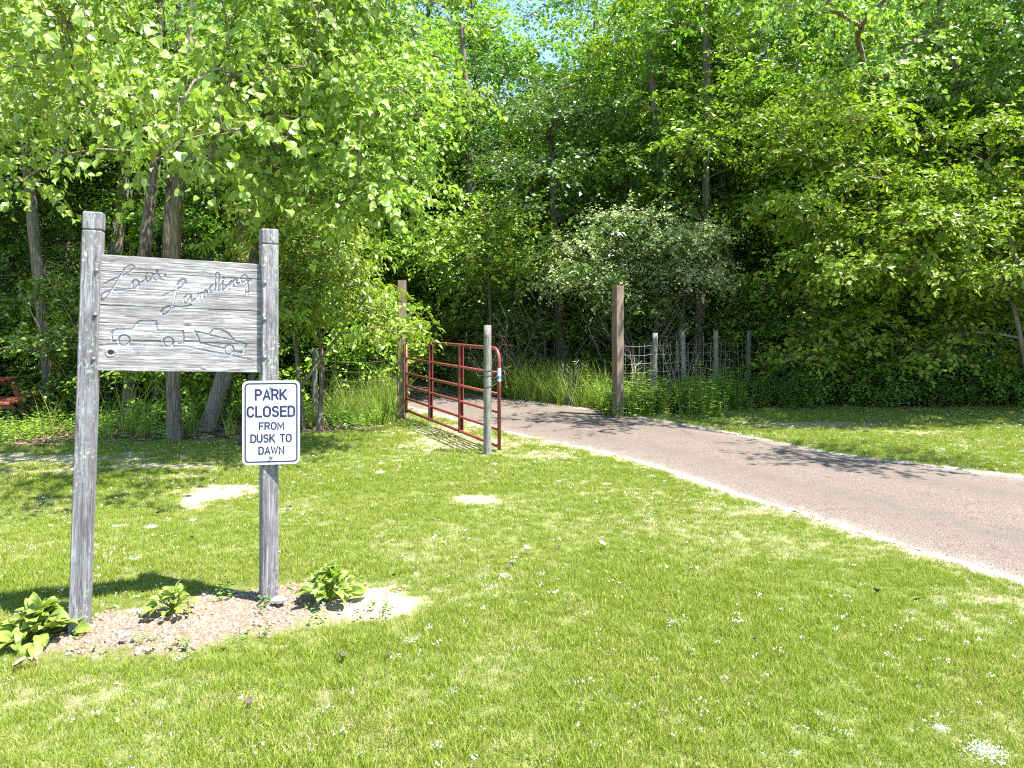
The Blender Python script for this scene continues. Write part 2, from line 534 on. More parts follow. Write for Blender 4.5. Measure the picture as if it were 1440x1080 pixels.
def bare_mask(x, y):
    m = np.zeros(np.shape(x))
    w = (vnoise(x*5, y*5, 11)-.5)*1.1 + (vnoise(x*17, y*17, 12)-.5)*.8
    for cx, cy, rx, ry, s in PATCHES:
        d = np.sqrt(((x-cx)/rx)**2+((y-cy)/ry)**2)+w
        m = np.maximum(m, s*(1-smoothstep(.6, 1.15, d)))
    d = road_sd(x, y)
    m = np.maximum(m, .75*(1-smoothstep(.0, .22, d+w*.15)))
    m = np.maximum(m, .16*smoothstep(.66, .9, vnoise(x*1.7, y*1.7, 21)+w*.3))
    return m
def bed_mask(x, y):
    w = (vnoise(x*9, y*9, 31)-.5)*.2+(vnoise(x*27, y*27, 32)-.5)*.12
    d = seg_dist(x, y, BED+[BED[0]])
    s = np.where(inside(x, y, BED), d, -d)
    return smoothstep(-.06, .05, s+w)

# ------------------------------------------------------------------ ground, road
def build_ground():
    def sheet(xs, ys):
        X, Y = np.meshgrid(xs, ys)
        n, m = X.shape
        idx = np.arange(n*m).reshape(n, m)
        F = np.stack([idx[:-1, :-1], idx[:-1, 1:], idx[1:, 1:], idx[1:, :-1]], -1).reshape(-1, 4)
        return X.ravel(), Y.ravel(), F
    xs = np.concatenate([np.linspace(-150, -12, 14)[:-1], np.arange(-12, 12.01, .1), np.linspace(12, 150, 14)[1:]])
    ys = np.concatenate([np.linspace(-60, 1.5, 8)[:-1], np.arange(1.5, 16.01, .08), np.linspace(16, 200, 40)[1:]])
    x, y, F = sheet(xs, ys)
    z = gz(x, y)
    bd = bed_mask(x, y)
    z = z + bd*.016*(.6+.8*vnoise(x*8, y*8, 41))
    me = np_mesh('ground', np.stack([x, y, z], 1), F, M['ground'], True)
    lm = lawn_mask(x, y); bm = bare_mask(x, y)*lm
    sand = bd*smoothstep(-1.25, -.75, x)
    a = me.color_attributes.new('cover', 'FLOAT_COLOR', 'POINT')
    c = np.stack([lm, np.maximum(bm, sand), np.clip(bd-sand, 0, 1), np.ones_like(lm)], 1).astype(np.float32)
    a.data.foreach_set('color', c.ravel())
    o = bpy.data.objects.new('ground', me); link(o)
    tag(o, kind='structure')
    # road sheet
    n, k = 200, 30
    jit = np.convolve(RNG.randn(220), np.ones(3)/3, 'same')[:200]*.02
    jit2 = np.convolve(RNG.randn(220), np.ones(3)/3, 'same')[:200]*.02
    V = []
    for i in range(n):
        d = (FE[i]-NE[i]); L = np.linalg.norm(d); d = d/L
        for j in range(k):
            t = j/(k-1)
            p = NE[i]+d*(t*L+jit[i]*(1-t)+jit2[i]*t)
            crown = .012*(1-(2*t-1)**2)
            V.append((p[0], p[1], .008+crown))
    idx = np.arange(n*k).reshape(n, k)
    F = np.stack([idx[:-1, :-1], idx[:-1, 1:], idx[1:, 1:], idx[1:, :-1]], -1).reshape(-1, 4)[:, ::-1]
    me = np_mesh('road', V, F, M['asphalt'], True)
    t_ = np.tile(np.linspace(0, 1, k), n)
    ed = np.exp(-np.minimum(t_, 1-t_)/.03); wt = np.exp(-((t_-.3)/.08)**2)+np.exp(-((t_-.72)/.08)**2)
    ca = me.color_attributes.new('across', 'FLOAT_COLOR', 'POINT')
    ca.data.foreach_set('color', np.stack([ed, wt, 0*ed, 1+0*ed], 1).astype(np.float32).ravel())
    o = bpy.data.objects.new('road', me); link(o)
    tag(o, kind='structure')
build_ground()

# ------------------------------------------------------------------ instanced ground stuff
def scatter(name, pts, rots, scl, idx, variants, kind='stuff'):
    me = bpy.data.meshes.new(name)
    n = len(pts)
    me.vertices.add(n); me.vertices.foreach_set('co', np.asarray(pts, np.float32).ravel())
    for an, ty, dat, key in (('rot', 'FLOAT_VECTOR', rots, 'vector'), ('scl', 'FLOAT', scl, 'value'), ('vid', 'INT', idx, 'value')):
        a = me.attributes.new(an, ty, 'POINT')
        a.data.foreach_set(key, np.asarray(dat, np.int32 if ty == 'INT' else np.float32).ravel())
    me.update()
    o = bpy.data.objects.new(name, me); link(o)
    ng = bpy.data.node_groups.new(name+'_nodes', 'GeometryNodeTree')
    ng.interface.new_socket('Geometry', in_out='INPUT', socket_type='NodeSocketGeometry')
    ng.interface.new_socket('Geometry', in_out='OUTPUT', socket_type='NodeSocketGeometry')
    gi = ng.nodes.new('NodeGroupInput'); go = ng.nodes.new('NodeGroupOutput')
    iop = ng.nodes.new('GeometryNodeInstanceOnPoints')
    jn = ng.nodes.new('GeometryNodeJoinGeometry')
    for v in reversed(variants):
        oi = ng.nodes.new('GeometryNodeObjectInfo'); oi.inputs['Object'].default_value = v
        oi.inputs['As Instance'].default_value = True
        ng.links.new(oi.outputs['Geometry'], jn.inputs[0])
    def att(nm, ty):
        a = ng.nodes.new('GeometryNodeInputNamedAttribute'); a.data_type = ty
        a.inputs['Name'].default_value = nm
        return a.outputs['Attribute']
    ng.links.new(gi.outputs[0], iop.inputs['Points'])
    ng.links.new(jn.outputs[0], iop.inputs['Instance'])
    iop.inputs['Pick Instance'].default_value = True
    ng.links.new(att('vid', 'INT'), iop.inputs['Instance Index'])
    e2r = ng.nodes.new('FunctionNodeEulerToRotation')
    ng.links.new(att('rot', 'FLOAT_VECTOR'), e2r.inputs[0])
    ng.links.new(e2r.outputs[0], iop.inputs['Rotation'])
    ng.links.new(att('scl', 'FLOAT'), iop.inputs['Scale'])
    ng.links.new(iop.outputs[0], go.inputs[0])
    md = o.modifiers.new('scatter', 'NODES'); md.node_group = ng
    tag(o, kind=kind)
    return o

def unlinked(name, me):
    return bpy.data.objects.new(name, me)

def tuft(name, nb, rad, hmin, hmax, w, mat, lean=.5, seg=2, rng=RNG):
    V = []; F = []
    for b in range(nb):
        r = rad*math.sqrt(rng.rand()); a = rng.rand()*2*PI
        bx, by = r*math.cos(a), r*math.sin(a)
        h = hmin+(hmax-hmin)*rng.rand()**1.3
        la = rng.rand()*2*PI; ln = lean*rng.rand()**.8
        ww = w*(.6+.8*rng.rand())
        fa = rng.rand()*2*PI
        fx, fy = math.cos(fa)*ww/2, math.sin(fa)*ww/2
        n = len(V)
        for s in range(seg+1):
            t = s/seg
            off = ln*h*(t**1.6)
            px, py, pz = bx+math.cos(la)*off, by+math.sin(la)*off, h*t*math.sqrt(max(.2, 1-(ln*t)**2*.5))
            k = (1-t**1.5*.97)
            if s < seg:
                V += [(px-fx*k, py-fy*k, pz), (px+fx*k, py+fy*k, pz)]
            else:
                V += [(px, py, pz)]
        for s in range(seg-1):
            a0 = n+2*s
            F += [(a0, a0+1, a0+3), (a0, a0+3, a0+2)]
        a0 = n+2*(seg-1)
        F += [(a0, a0+1, a0+2)]
    return unlinked(name, np_mesh(name, V, F, mat, False))

def build_grass():
    near = [tuft('grass_tuft', 38, .045, .013, .040, .0026, M['grass'], .9) for _ in range(10)]
    strawt = [tuft('straw_tuft', 22, .05, .008, .03, .003, M['straw'], 1.6) for _ in range(4)]
    P = []
    def band(y0, y1, dens, x0=-9.5, x1=9.5):
        A = (x1-x0)*(y1-y0)
        n = int(A*dens)
        x = RNG.uniform(x0, x1, n); y = RNG.uniform(y0, y1, n)
        k = np.abs(x) < .75*y+1.6
        return x[k], y[k]
    xs, ys = [], []
    for a in ((2.0, 5.0, 950, -5.5, 5.5), (5.0, 8.0, 620, -8, 8), (8, 14.3, 380, -12, 12)):
        x, y = band(*a); xs.append(x); ys.append(y)
    x = np.concatenate(xs); y = np.concatenate(ys)
    lm = lawn_mask(x, y); sd = road_sd(x, y); bm = bare_mask(x, y); bd = bed_mask(x, y)
    keep = (RNG.rand(len(x)) < lm) & (sd > .03) & (bd < .35+.3*RNG.rand(len(x)))
    x, y, bm, bd = x[keep], y[keep], bm[keep], bd[keep]
    isstraw = RNG.rand(len(x)) < bm
    drop = isstraw & (RNG.rand(len(x)) < .35)
    x, y, isstraw, bm = x[~drop], y[~drop], isstraw[~drop], bm[~drop]
    n = len(x)
    z = gz(x, y)
    s = (.75+.5*RNG.rand(n))*(.85+.35*vnoise(x*1.1, y*1.1, 8))*(1-.45*bm)
    s = s*np.where(y > 7, 1.15, 1.0)*(1-.45*(1-smoothstep(.0, .3, seg_dist(x, y, BED+[BED[0]]))))
    rot = np.stack([RNG.randn(n)*.12, RNG.randn(n)*.12, RNG.rand(n)*6.28], 1)
    idx = np.where(isstraw, 10+RNG.randint(0, 4, n), RNG.randint(0, 10, n))
    scatter('grass', np.stack([x, y, z], 1), rot, s, idx, near+strawt)
    print('tufts', n)
build_grass()

# ------------------------------------------------------------------ foliage engine
def unit(a):
    return a/np.maximum(np.linalg.norm(a, axis=-1, keepdims=True), 1e-9)

def leaf_arrays(P, D, Nn, L, W, shape='kite'):
    """vertex/face arrays for many leaves; P base, D long axis, Nn face normal"""
    n = len(P)
    D = unit(D); S = unit(np.cross(D, Nn)); U = np.cross(S, D)
    L = L[:, None]; W = W[:, None]
    if shape == 'kite':
        v = [P, P+D*L*.42+S*W*.5+U*W*.14, P+D*L-U*L*.06, P+D*L*.42-S*W*.5+U*W*.14]
        f = [(0, 1, 2), (0, 2, 3)]
    elif shape == 'lance':
        v = [P, P+D*L*.35+S*W*.5+U*W*.15, P+D*L*.72+S*W*.33-U*L*.05, P+D*L-U*L*.22, P+D*L*.72-S*W*.33-U*L*.05, P+D*L*.35-S*W*.5+U*W*.15]
        f = [(0, 1, 5), (1, 2, 5), (2, 4, 5), (2, 3, 4)]
    else:  # delta: broad cottonwood leaf
        pr = [(-.02, .26, .04), (.10, .46, .09), (.30, .50, .11), (.55, .34, .06), (.80, .12, 0)]
        v = [P]+[P+D*L*t+S*W*w_+U*W*h_ for t, w_, h_ in pr]+[P+D*L-U*L*.16]+[P+D*L*t-S*W*w_+U*W*h_ for t, w_, h_ in reversed(pr)]+[P+D*L*.30-U*W*.02, P+D*L*.65-U*L*.05]
        f = [(0, 1, 12), (1, 2, 12), (2, 3, 12), (3, 4, 12), (4, 13, 12), (4, 5, 13), (5, 6, 13), (6, 7, 13), (7, 8, 13), (8, 12, 13), (8, 9, 12), (9, 10, 12), (10, 11, 12), (11, 0, 12)]
    k = len(v)
    V = np.stack(v, 1).reshape(-1, 3)
    F = (np.arange(n)[:, None, None]*k + np.array(f)[None]).reshape(-1, 3)
    return V, F

def sprays(rng, lobes, per_lobe, nleaf, slen, leaf, wid, hang=.2, droop=.25, upb=.7, jit=.55, petiole=.0, flat=.35):
    """lobes: list of (centre, radius vec). Returns leaf arrays and spray base/dir lists"""
    C = np.array([l[0] for l in lobes], float)
    Rr = np.array([l[1] for l in lobes], float)
    if Rr.ndim == 1: Rr = np.repeat(Rr[:, None], 3, 1)
    w = np.clip(Rr.mean(1)/Rr.mean(), .3, 3)**2
    cnt = np.maximum(2, (per_lobe*w)).astype(int)
    li = np.repeat(np.arange(len(C)), cnt)
    n = len(li)
    d = unit(rng.randn(n, 3))
    d[:, 2] = np.where(d[:, 2] < -.5, -d[:, 2]*.5, d[:, 2])
    r = rng.rand(n)**.45*.85
    base = C[li]+d*Rr[li]*r[:, None]
    dirv = unit(d*[1, 1, flat] + rng.randn(n, 3)*.45+[0, 0, .05])
    sl = slen*(.55+.8*rng.rand(n))
    k = np.arange(nleaf)
    t = (k+.6)/nleaf
    Pp = base[:, None]+dirv[:, None]*(sl[:, None]*t)[..., None]
    Pp[..., 2] -= droop*sl[:, None]*t**2
    dd = unit(dirv[:, None]-np.array([0, 0, 1])*(2*droop*t)[None, :, None])
    side = unit(np.cross(dirv, [0, 0, 1.0])+1e-6)
    sg = np.where(k % 2 == 0, 1.0, -1.0)
    A = dd*.55+side[:, None]*sg[None, :, None]*.85 + rng.randn(n, nleaf, 3)*jit*.6
    A[..., 2] -= hang
    Nn = rng.randn(n, nleaf, 3)*jit
    Nn[..., 2] += upb
    Nn += (d*[1, 1, .3]*.55)[:, None]
    Pp = Pp+rng.randn(n, nleaf, 3)*leaf*.25
    if petiole: Pp = Pp+unit(A)*petiole
    P = Pp.reshape(-1, 3); A = unit(A.reshape(-1, 3)); Nn = Nn.reshape(-1, 3)
    m = len(P)
    sz = leaf*(.5+.75*rng.rand(m))
    return (P, A, Nn, sz, sz*wid), (base, dirv, sl, li)

def bezier(p0, p1, p2, n):
    t = np.linspace(0, 1, n)[:, None]
    return (1-t)**2*p0+2*t*(1-t)*p1+t*t*p2

def limb(mb, rng, p0, p2, r0, r1, sag=.15, n=6, sides=5):
    p0 = np.array(p0); p2 = np.array(p2)
    L = np.linalg.norm(p2-p0)
    mid = (p0+p2)/2+rng.randn(3)*L*.08+np.array([0, 0, sag*L])
    pts = bezier(p0, mid, p2, n)
    pts[1:-1] += rng.randn(n-2, 3)*L*.018
    mb.tube(pts, list(np.linspace(r0, r1, n)), sides, False)
    return pts

def trunk_pts(rng, base, top, n=12, wob=.03):
    base = np.array(base, float); top = np.array(top, float)
    H = np.linalg.norm(top-base)
    t = np.linspace(0, 1, n)[:, None]
    pts = base+(top-base)*t
    ph = rng.rand(4)*6
    pts[:, 0] += H*wob*(np.sin(t[:, 0]*4+ph[0])-math.sin(ph[0]))*.6
    pts[:, 1] += H*wob*(np.sin(t[:, 0]*5+ph[1])-math.sin(ph[1]))*.6
    return pts

def trunk_mesh(rng, pts, r0, r1, mat, sides=12, flare=1.35):
    """tapered bark tube with uneven girth and a root flare"""
    n = 40
    P = catmull(pts, n)
    mb = MB()
    rad = [r0*(1-t)+r1*t for t in np.linspace(0, 1, n)]
    rad = [r*(1+(flare-1)*math.exp(-i*1.1)) for i, r in enumerate(rad)]
    mb.tube(P, rad, sides, False)
    V = np.array(mb.v)
    for i in range(n):
        c = P[i]
        k = slice(i*sides, (i+1)*sides)
        f = 1+.07*np.sin(np.arange(sides)*2.1+i*.35)+.05*rng.randn(sides)
        V[k] = c+(V[k]-c)*f[:, None]
    mb.v = [tuple(v) for v in V]
    return mb, P

def make_tree(name, seed, trunk_top, r0, lobes, leafp, mat, bark='bark', crown_kind=None, att0=.3, part_leaves=0, view_sel=None, label=None, cat=None,
              shape='kite', twig_frac=.16, stems=None, limb_r=.028, crown_name='crown', trunk_name='trunk'):
    """tree built about its own base (origin)"""
    rng = np.random.RandomState(seed)
    root = empty(name)
    if label: tag(root, label, cat)
    stems = stems or [((0, 0, -.15), trunk_top, r0, r0*.35)]
    paths = []
    for k, (b, t, a, c) in enumerate(stems):
        mb, P = trunk_mesh(rng, trunk_pts(rng, b, t), a, c, M[bark])
        mb.build(trunk_name, M[bark], root, True)
        paths.append(P)
    br = MB()
    nodes = []; par = []; ischain = []
    for P in paths:
        lo = P[0][2]+att0*(P[-1][2]-P[0][2])
        for q in P:
            if q[2] >= lo: nodes.append(np.array(q)); par.append(-1)
    Cs = [np.array(c, float) for (c, r) in lobes]
    T = np.array(nodes)
    order = sorted(range(len(Cs)), key=lambda i: np.min(np.linalg.norm(T-Cs[i], axis=1)))
    NP = np.array(nodes); plen = [0.0]*len(nodes)
    chains = []
    for i in order:
        c = Cs[i]
        v = c-NP
        d = np.linalg.norm(v, axis=1)
        cost = d*1.15+np.array(plen)*.35+np.maximum(0, NP[:, 2]-c[2])*.9+np.maximum(0, .35*np.linalg.norm(v[:, :2], axis=1)-v[:, 2])*.3
        a_ = int(np.argmin(cost)); L = d[a_]
        mid = (NP[a_]+c)/2+rng.randn(3)*L*.09+np.array([0, 0, .10*L])
        m_ = 5
        pts = bezier(NP[a_], mid, c, m_)
        pts[1:-1] += rng.randn(m_-2, 3)*L*.02
        ids = [a_]
        for q in pts[1:]:
            nodes.append(q); par.append(ids[-1]); plen.append(plen[ids[-1]]+L/(m_-1)); ids.append(len(nodes)-1)
        NP = np.array(nodes); chains.append(ids)
    cnt = np.zeros(len(nodes))
    for ids in chains: cnt[ids[-1]] += 1
    for i in range(len(nodes)-1, -1, -1):
        if par[i] >= 0: cnt[par[i]] += cnt[i]
    for ids in chains:
        rad = [limb_r*.28*math.sqrt(max(1, cnt[j])) for j in ids]
        rad[0] = rad[1]*1.1
        br.tube([nodes[j] for j in ids], rad, 5, False)
    (LP, LA, LN, LL, LW), (sb, sd, sl, li) = sprays(rng, lobes, **leafp)
    C = np.array([l[0] for l in lobes], float)
    m = rng.rand(len(sb)) < twig_frac
    for j in np.nonzero(m)[0]:
        e = sb[j]+sd[j]*sl[j]*.9
        e[2] -= leafp.get('droop', .25)*sl[j]*.8
        mid = sb[j]+sd[j]*sl[j]*.45
        c0 = C[li[j]]
        br.tube([c0, c0*.4+sb[j]*.6+rng.randn(3)*.04, sb[j], mid, e], [.007, .006, .005, .004, .002], 3, False)
    bo = br.build('branches', M['twig' if bark != 'bark2' else 'bark2'], root, True); bo['kind'] = 'stuff'
    if part_leaves:
        sel = np.zeros(len(LP), bool)
        order = view_sel(LP)
        sel[order[:part_leaves]] = True
        V, F = leaf_arrays(np.zeros((1, 3)), np.array([[0, 0, -1.]]), np.array([[0, -1., 0]]), np.ones(1), np.array([leafp['wid']]), shape)
        lm = np_mesh('leaf', V, F, M[mat], False)
        for q in np.nonzero(sel)[0]:
            D = LA[q]; S = unit(np.cross(D, LN[q])); U = np.cross(S, D)
            # local: D=-z, N=-y, S=cross(D,N)
            s0 = np.cross([0, 0, -1.], [0, -1., 0])
            mat3 = np.outer(D, [0, 0, -1.])+np.outer(U, [0, -1., 0])+np.outer(S, s0)
            o = bpy.data.objects.new('leaf', lm)
            COL.objects.link(o); o.parent = root
            mm = Matrix([list(mat3[a]*LL[q])+[LP[q][a]] for a in range(3)]+[[0, 0, 0, 1]])
            o.matrix_local = mm
        k = ~sel
        LP, LA, LN, LL, LW = LP[k], LA[k], LN[k], LL[k], LW[k]
    V, F = leaf_arrays(LP, LA, LN, LL, LW, shape)
    me = np_mesh(crown_name, V, F, M[mat], False)
    o = bpy.data.objects.new(crown_name, me); link(o, root)
    if crown_kind or part_leaves: o['kind'] = 'stuff'
    return root

def lobe_cloud(rng, n, centre, rad, lr, bias=.5, zmin=None):
    out = []
    centre = np.array(centre, float); rad = np.array(rad, float)
    while len(out) < n:
        d = unit(rng.randn(3)); r = rng.rand()**bias
        p = centre+d*rad*r*(.85+.3*rng.rand())
        if zmin is not None and p[2] < zmin: continue
        s = lr*(.6+.8*rng.rand())
        out.append((p, (s*1.2, s*1.2, s*.45)))
    return out

def place(proto, x, y, rz=0, s=1.0, label=None, group=None, first=False, zs=None, tilt=0):
    o = proto if first else copy_tree(proto)
    o.location = (x, y, float(gz(x, y))-.03)
    o.rotation_euler = (tilt, 0, rz)
    o.scale = (s, s, zs or s)
    if label: o['label'] = label
    if group: o['group'] = group
    return o

rg = np.random.RandomState(99)
P_TREE = dict(per_lobe=30, nleaf=13, slen=.5, leaf=.12, wid=.62, hang=.2, droop=.3, flat=.25)

# ---- forest trees: five kinds, copied through the woods
KINDS = []
for k, (H, mat, bark, leaf, nl) in enumerate([(11, 'mid', 'bark', .118, 62), (12.5, 'dark', 'bark2', .115, 64), (10, 'light', 'bark', .122, 58), (13, 'mid', 'bark2', .105, 66), (8, 'dark', 'bark2', .12, 54)]):
    r_ = np.random.RandomState(200+k)
    lob = lobe_cloud(r_, nl, (0, 0, H*.60), (2.3+.02*H*10, 2.3+.02*H*10, H*.42), .66, .42, zmin=H*.14)
    lp = dict(P_TREE); lp['leaf'] = leaf
    KINDS.append(make_tree('forest_tree', 300+k, (r_.randn()*.4, r_.randn()*.4, H*.9), .16, lob, lp, mat, bark, cat='tree', label='x'))

FL = ['mid green woodland tree', 'tall dark green woodland tree', 'light green leafy woodland tree', 'small leaved woodland tree', 'low dark green woodland tree']
SECT = [(-.75, 'outside the left edge'), (-.62, 'above the picnic table'), (-.54, 'behind the left sign post'), (-.44, 'behind the plank sign'), (-.34, 'left of the metal notice'),
        (-.26, 'behind the metal notice'), (-.18, 'behind the narrow leaved bush'), (-.11, 'behind the left gate post'), (-.05, 'behind the red gate'), (.01, 'over the bend of the path'),
        (.06, 'below the gap of blue sky'), (.115, 'left of the tall brown post'), (.17, 'behind the tall brown post'), (.23, 'behind the first fence posts'), (.30, 'behind the last fence post'),
        (.38, 'right of the fence'), (.47, 'over the shaded grass'), (.56, 'left of the arching tree'), (.66, 'behind the arching tree'), (9, 'beyond the right edge')]
DEPTH = [(18.9, 'in the front row'), (22.2, 'in the second row'), (26, 'in the third row'), (30.5, 'deep in the woods'), (36, 'far back in the woods'), (43.5, 'near the back'), (99, 'at the very back')]
def where(x, y):
    t = x/y
    a = next(n for v, n in SECT if t < v); b = next(n for v, n in DEPTH if y < v)
    return a, b
used = set()
def forest(k, x, y, rz, s, label=None, zs=None):
    f = k not in used
    used.add(k)
    a, b = where(x, y)
    return place(KINDS[k], x, y, rz, s, label or '%s %s, %s' % (FL[k], b, a), 'woodland trees', f, zs)

rows = [(17.5, 3.4), (20.5, 3.3), (24, 3.4), (28, 3.7), (33, 4.2), (39, 4.2), (46, 4.6)]
for ri, (yy, sp) in enumerate(rows):
    half = .72*yy+4
    xx = -half+rg.rand()*2
    while xx < half:
        x = xx+rg.randn()*.5; y = yy+rg.randn()*.7
        xx += sp*(.85+.3*rg.rand())
        if road_sd(np.array([x]), np.array([y]))[0] < 1.0: continue
        gap = abs(x-.055*y) < 2.5 and y < 44     # lower trees where the sky shows
        k = rg.choice([0, 1, 2, 3, 4], p=[.28, .26, .12, .22, .12]) if x < 4 else rg.choice([0, 1, 2, 3, 4], p=[.3, .12, .33, .15, .1])
        s = .95+.3*rg.rand()
        if gap:
            k = 4; s = min(1.25, .82+.022*(y-17))
        forest(int(k), x, y, rg.rand()*6.28, s)

for (x, y, k) in ((-1.2, 23.5, 1), (-2.4, 26, 3), (-1.7, 28, 0), (-3.2, 30, 1), (-.3, 25.5, 4)):
    forest(k, x, y, x*3, 1.1)

x_ = -44.0
while x_ < 46:
    forest(4, x_+rg.randn()*.5, 52+rg.randn(), rg.rand()*6, 1.15); forest(4, x_+1.6+rg.randn()*.5, 56+rg.randn(), rg.rand()*6, 1.4)
    x_ += 3.3

def edge_tree(name, seed, x, y, H, crown_c, crown_r, nl, lr, leafp, mat, label, trunk_r=.08, bark='bark', zmin=None, cat='tree', stems=None, lean=(0, 0), shape='kite', **kw):
    r_ = np.random.RandomState(seed)
    lob = lobe_cloud(r_, nl, crown_c, crown_r, lr, .45, zmin)
    lp = dict(P_TREE); lp.update(leafp)
    t = make_tree(name, seed+1, (lean[0], lean[1], H), trunk_r, lob, lp, mat, bark, cat=cat, label=label, stems=stems, shape=shape, **kw)
    return place(t, x, y, 0, 1, first=True)

# ---- left cottonwoods, big leaves reaching towards the viewer
def near_cam(root_xy):
    def f(P):
        W = P+np.array([root_xy[0], root_xy[1], 0])
        d = np.linalg.norm(W-np.array([0, 0, 1.6]), axis=1)
        px = W[:, 0]/W[:, 1]; pz = (W[:, 2]-1.6)/W[:, 1]
        bad = (np.abs(px) > .7) | (pz > .44)
        return np.argsort(d+bad*100)
    return f
r_ = np.random.RandomState(41)
bx, by = -4.48, 10.0
lob = []
for _ in range(38):   # front mass
    y = r_.uniform(6.0, 8.3); x = r_.uniform(-6.2, -1.9)*y/8+.1; z = r_.uniform(3.0, 5.4)
    z = max(z, 1.6+.125*y+.35+.25*r_.rand())
    u_ = 720+x/y*1060; w_ = 450-(z-1.6)/y*1060
    if 150 < u_ < 305 and w_ < 120: continue
    lob.append(((x-bx, y-by, z), (.5, .5, .30)))
for _ in range(44):
    y = r_.uniform(7.8, 9.8); x = r_.uniform(-7.5, -1.5); z = r_.uniform(3.3, 6.1)
    u_ = 720+x/y*1060; w_ = 450-(z-1.6)/y*1060
    if 140 < u_ < 315 and w_ < 130: continue
    lob.append(((x-bx, y-by, z), (.6, .6, .36)))
lp = dict(per_lobe=17, nleaf=11, slen=.55, leaf=.088, wid=.92, hang=.75, droop=.3, upb=.35, jit=.6, petiole=.03)
t = make_tree('cottonwood_tree', 401, (.15, .1, 9), .092, lob, lp, 'cottonwood', 'bark', shape='delta', cat='tree', part_leaves=300, view_sel=near_cam((bx, by)), att0=.40,
              label='cottonwood with straight slim grey trunk behind the plank sign, large leaves hanging forward', limb_r=.022)
place(t, bx, by, first=True)

def canopy(seed, n, xr, yr, zr, lr=.6, base=(0, 0)):
    r = np.random.RandomState(seed)
    out = []
    for _ in range(n):
        s = lr*(.7+.6*r.rand())
        out.append(((r.uniform(*xr)-base[0], r.uniform(*yr)-base[1], r.uniform(*zr)), (s*1.1, s*1.1, s*.5)))
    return out
lpc = dict(per_lobe=20, nleaf=11, slen=.6, leaf=.082, wid=.85, hang=.55, droop=.3, upb=.4, jit=.6)
bx, by = -4.46, 10.9
lob = canopy(42, 34, (-3.4, -.95), (7.9, 9.6), (3.9, 6.6), .5, (bx, by))+canopy(43, 20, (-1.9, -1.15), (8.0, 9.4), (2.75, 4.0), .36, (bx, by))+canopy(44, 14, (-3.0, -1.8), (8.4, 9.8), (3.0, 4.0), .4, (bx, by))
t = make_tree('cottonwood_tree', 402, (2.1, .5, 8.5), .115, lob, lpc, 'cottonwood', 'bark', shape='delta', cat='tree', att0=.35,
              label='cottonwood with thicker trunk leaning right behind the plank sign', limb_r=.03)
place(t, bx, by, first=True)
bx, by = -8.5, 14
lob = canopy(45, 50, (-12, -6), (11, 16), (4.6, 9.5), .7, (bx, by))
t = make_tree('cottonwood_tree', 403, (-.75, 0, 10), .125, lob, lpc, 'cottonwood', 'bark', shape='kite', cat='tree', att0=.4,
              label='leaning cottonwood left of the plank sign with sunlit patches on its bark')
place(t, bx, by, first=True)
for (bx, by, rr, top, lab) in ((-6.1, 12.0, .12, (-.1, .3, 9.5), 'dark trunked cottonwood seen just above the plank sign, left of the slim grey trunk'),
                          (-6.35, 13.4, .08, (.3, 0, 9), 'slender dark trunk standing far behind the plank sign'),
                          (-4.9, 12.6, .10, (1.2, .4, 9.5), 'dark cottonwood trunk leaning right behind the two trunks at the sign')):
    lob = canopy(int(50+bx*10+100), 34, (bx-2.2, bx+2.4), (by-1.5, by+2.5), (4.6, 9.5), .65, (bx, by))
    t = make_tree('cottonwood_tree', int(500+by*10), top, rr, lob, lpc, 'light', 'bark2', shape='kite', cat='tree', att0=.4, label=lab)
    place(t, bx, by, first=True)

# small crooked stem right of the two trunks
edge_tree('young_tree', 71, -3.45, 9.5, 2.6, (.6, .6, 2.2), (.7, .7, .6), 9, .3, dict(per_lobe=14, nleaf=9, slen=.35, leaf=.07, wid=.5), 'mid',
          'small crooked dark stemmed tree behind the metal notice sign', .045, 'bark2', lean=(.3, .3))

# narrow-leaved shrub tree between sign and gate
bx, by = -2.9, 11.2
lob = canopy(61, 40, (-3.75, -2.1), (10.2, 12.2), (1.6, 3.3), .42, (bx, by))+canopy(62, 8, (-2.2, -1.5), (10.4, 11.3), (1.4, 1.75), .22, (bx, by))
def nar(P):
    return near_cam((-2.9, 11.2))(P)
t = make_tree('shrub_tree', 601, (.1, .1, 3.0), .05, lob, dict(per_lobe=22, nleaf=12, slen=.42, leaf=.13, wid=.30, hang=.55, droop=.3, upb=.5, jit=.45), 'shrub', 'bark',
              shape='lance', cat='tree', part_leaves=300, view_sel=nar, att0=.1, limb_r=.02,
              stems=[((0, 0, -.3), (.1, .1, 3.0), .045, .015), ((-.9, -.3, -.2), (.9, -.2, 2.1), .035, .012), ((-.3, .4, -.3), (-.6, .6, 2.6), .035, .012)],
              label='small bushy tree of narrow drooping leaves reaching over the left gate post')
place(t, bx, by, first=True)

# ---- right side edge trees
P_small = dict(per_lobe=34, nleaf=13, slen=.5, leaf=.065, wid=.55, hang=.1, droop=.3)
edge_tree('honeysuckle_bush', 81, 2.9, 15.5, 3.0, (0, 0, 2.75), (2.2, 1.2, 1.0), 44, .5, dict(per_lobe=36, nleaf=14, slen=.45, leaf=.07, wid=.55), 'pale',
          'pale flowering honeysuckle bush behind the wire fence and the tall square post', .05, 'bark2', 1.5, 'bush',
          stems=[((0, 0, -.1), (-.9, 0, 2.6), .05, .02), ((.3, 0, -.1), (.9, .1, 2.7), .05, .02), ((-.1, .2, -.1), (.1, 0, 3), .045, .02)])
edge_tree('maple_sapling', 83, -.5, 15.6, 4.2, (.1, 0, 3.1), (1.15, .9, .9), 24, .42, dict(per_lobe=22, nleaf=10, slen=.6, leaf=.10, wid=.62, hang=.2), 'light',
          'bright young tree with layered sprays standing above the far bend of the path', .045, 'bark2', 2.0)
